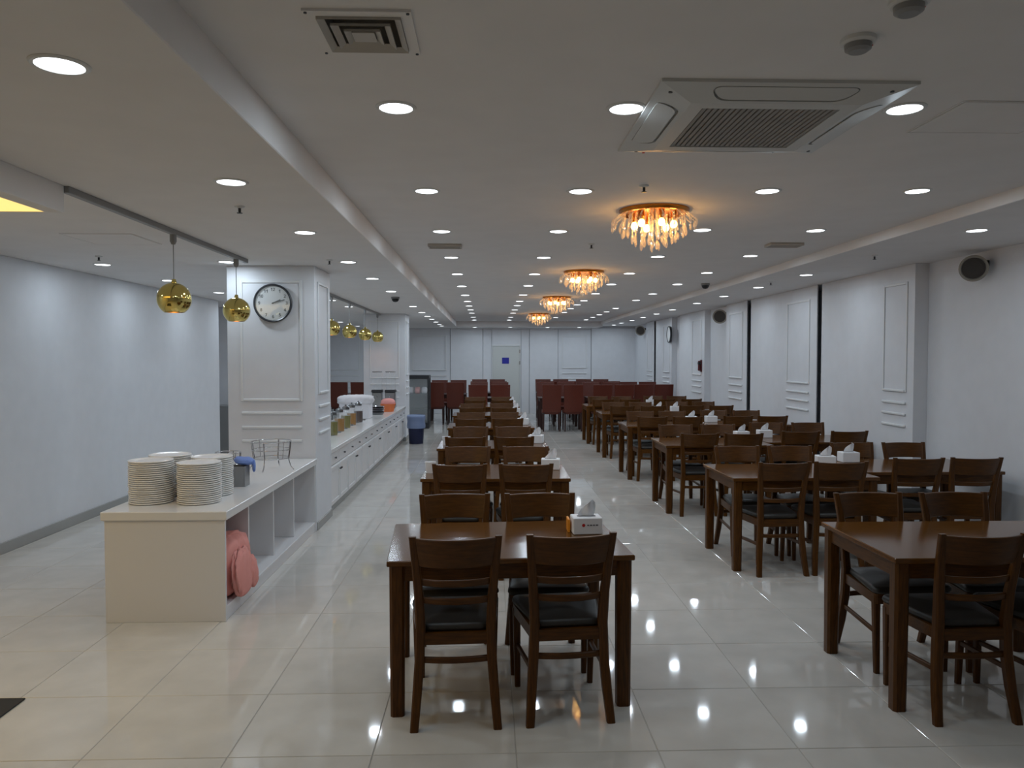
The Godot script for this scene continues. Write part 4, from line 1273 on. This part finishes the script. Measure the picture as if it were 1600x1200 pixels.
func build_aisle_things() -> void:
	# blue bin with a bag
	var b := thing("waste_bin", "dark blue waste bin lined with a pale plastic bag", "bin", Vector3(-1.40, 0, -14.9))
	part("bin_body", lathe([Vector2(0, 0.0), Vector2(0.135, 0.0), Vector2(0.165, 0.50), Vector2(0.172, 0.50), Vector2(0.172, 0.52), Vector2(0.158, 0.52), Vector2(0.13, 0.01), Vector2(0, 0.01)], 28), M("blue_bin"), b)
	var prof := []
	for k in 7:
		var u := k / 6.0
		prof.append(Vector2(0.176 + 0.006 * sin(u * 9.0), 0.30 + 0.24 * u))
	prof.append(Vector2(0.165, 0.555))
	prof.append(Vector2(0.15, 0.50))
	part("bag", lathe_smooth(prof, 28), M("bin_bag"), b)
	# glass-front cabinet
	var g := thing("display_cabinet", "dark-framed glass-front cabinet standing beyond the buffet", "cabinet", Vector3(-1.68, 0, -18.3))
	var hw := 0.29
	var hd := 0.28
	slab("base", Vector3(-hw, 0, -hd), Vector3(hw, 0.14, hd), M("dark_metal"), g, 0.004)
	slab("top", Vector3(-hw, 1.17, -hd), Vector3(hw, 1.25, hd), M("dark_metal"), g, 0.004)
	slab("back_panel", Vector3(-hw, 0.14, -hd), Vector3(hw, 1.17, -hd + 0.02), M("plastic_grey"), g, 0.002)
	for s in [[-1.0, 1.0], [1.0, 1.0], [-1.0, -1.0], [1.0, -1.0]]:
		part("post", box(Vector3(0.035, 1.03, 0.035), 0.003), M("dark_metal"), g, Vector3(s[0] * (hw - 0.018), 0.655, s[1] * (hd - 0.018 - (0.021 if s[1] < 0 else 0.0))))
	for y in [0.45, 0.80]:
		part("shelf", box(Vector3(0.51, 0.012, 0.44), 0.001), M("steel"), g, Vector3(0, y, 0))
	part("glass_door", box(Vector3(0.50, 1.02, 0.005), 0.001), M("clear_glass"), g, Vector3(0, 0.655, hd - 0.02))
	part("side_glass", box(Vector3(0.005, 1.02, 0.46), 0.001), M("clear_glass"), g, Vector3(hw - 0.02, 0.655, 0))
	part("handle", box(Vector3(0.015, 0.25, 0.02), 0.003), M("chrome"), g, Vector3(0.22, 0.70, hd + 0.008))
	for k in 3:
		single("folded_towel", lump(Vector3(0.13, 0.16, 0.28), 4.0, 0.1, 1.0, 40 + k, 20), M("white_cloth") if k != 1 else M("pink_light"), Vector3(-1.84 + k * 0.16, 0.806 + 0.08, -18.3), "%s folded cloth on the upper shelf of the glass cabinet" % ["left white", "middle pinkish", "right white"][k], "cloth", "folded cloths in the cabinet")
	# low grey cabinet in the recess behind the left wall
	var lc := thing("low_cabinet", "low grey cabinet in the recess behind the near pillar", "cabinet", Vector3(-4.55, 0, -13.18))
	part("body", box(Vector3(0.50, 0.85, 0.40), 0.004), M("plastic_grey"), lc, Vector3(0, 0.425, 0))
	part("door", box(Vector3(0.47, 0.80, 0.018), 0.003), M("plastic_grey"), lc, Vector3(0, 0.425, 0.209))
	part("handle", box(Vector3(0.05, 0.07, 0.02), 0.004), M("black"), lc, Vector3(-0.08, 0.72, 0.228))
	# floor mat corner at the lower left
	var mt := thing("floor_mat", "dark grey floor mat at the lower left corner", "mat", Vector3(-2.95, 0, -2.95))
	part("pile", box(Vector3(1.40, 0.008, 1.60), 0.002), M("mat_dark"), mt, Vector3(0, 0.0045, 0))

	# round speakers on the right wall
	for s in [[6.62, 2.43, 0.115, "nearest one"], [13.9, 2.40, 0.13, "middle one"], [21.2, 2.40, 0.14, "farthest one"]]:
		var t := thing("wall_speaker", "round beige loudspeaker high on the right wall, " + s[3], "loudspeaker", Vector3(WALL_RIGHT if s[0] < 7 else WALL_RIGHT - 0.02, s[1], -s[0]), 0.0, "round wall loudspeakers")
		part("bracket", box(Vector3(0.10, 0.05, 0.05), 0.004), M("black"), t, Vector3(-0.05, 0.06, -0.03))
		var r: float = s[2]
		var head := part("horn", lathe([Vector2(0, -0.13), Vector2(r * 0.55, -0.13), Vector2(r * 0.7, -0.08), Vector2(r * 0.95, -0.02), Vector2(r, 0.0), Vector2(r, 0.012), Vector2(r * 0.86, 0.014), Vector2(r * 0.82, 0.002), Vector2(0, 0.002)], 32), M("speaker_beige"), t)
		var dir := Vector3(-0.45, -0.22, 0.86).normalized()
		var xx := dir.cross(Vector3.UP).normalized()
		head.transform = Transform3D(Basis(xx, dir, xx.cross(dir)), Vector3(-0.16, 0.01, 0.02))
		part("grille", lathe([Vector2(0, 0.008), Vector2(r * 0.6, 0.006), Vector2(r * 0.8, 0.0025)], 28), M("speaker_grille"), head)
	# wall clock seen edge-on and a red fixture on the right wall
	var ck := thing("side_clock", "dark-rimmed clock seen edge-on on the right wall far back", "clock", Vector3(COLUMN_RIGHT - 0.026, 2.2, -17.75), 0.0)
	part("case", lathe([Vector2(0, 0.0), Vector2(0.19, 0.0), Vector2(0.195, 0.04), Vector2(0.18, 0.045), Vector2(0.172, 0.03), Vector2(0, 0.03)], 40), M("clock_rim"), ck, Vector3.ZERO, Vector3(0, 0, PI / 2))
	part("dial", lathe([Vector2(0, 0.03), Vector2(0.172, 0.03), Vector2(0.172, 0.032), Vector2(0, 0.032)], 40), M("clock_face"), ck, Vector3.ZERO, Vector3(0, 0, PI / 2))
	var al := thing("wall_fixture", "small dark red fixture on the fourth moulded column", "fixture", Vector3(COLUMN_RIGHT, 1.50, -15.2))
	part("back_plate", box(Vector3(0.02, 0.24, 0.10), 0.004), M("alarm_red"), al, Vector3(-0.011, 0, 0))
	part("handset", box(Vector3(0.05, 0.20, 0.05), 0.012), M("alarm_red"), al, Vector3(-0.045, 0.0, 0.0))
	part("cradle", box(Vector3(0.06, 0.05, 0.09), 0.008), M("black"), al, Vector3(-0.04, 0.05, 0.0))

func _ready() -> void:
	make_materials()
	set_camera()
	build_shell()
	build_downlights()
	build_chandeliers()
	build_pendants()
	build_ceiling_fittings()
	build_counter()
	build_buffet()
	build_dining()
	build_aisle_things()
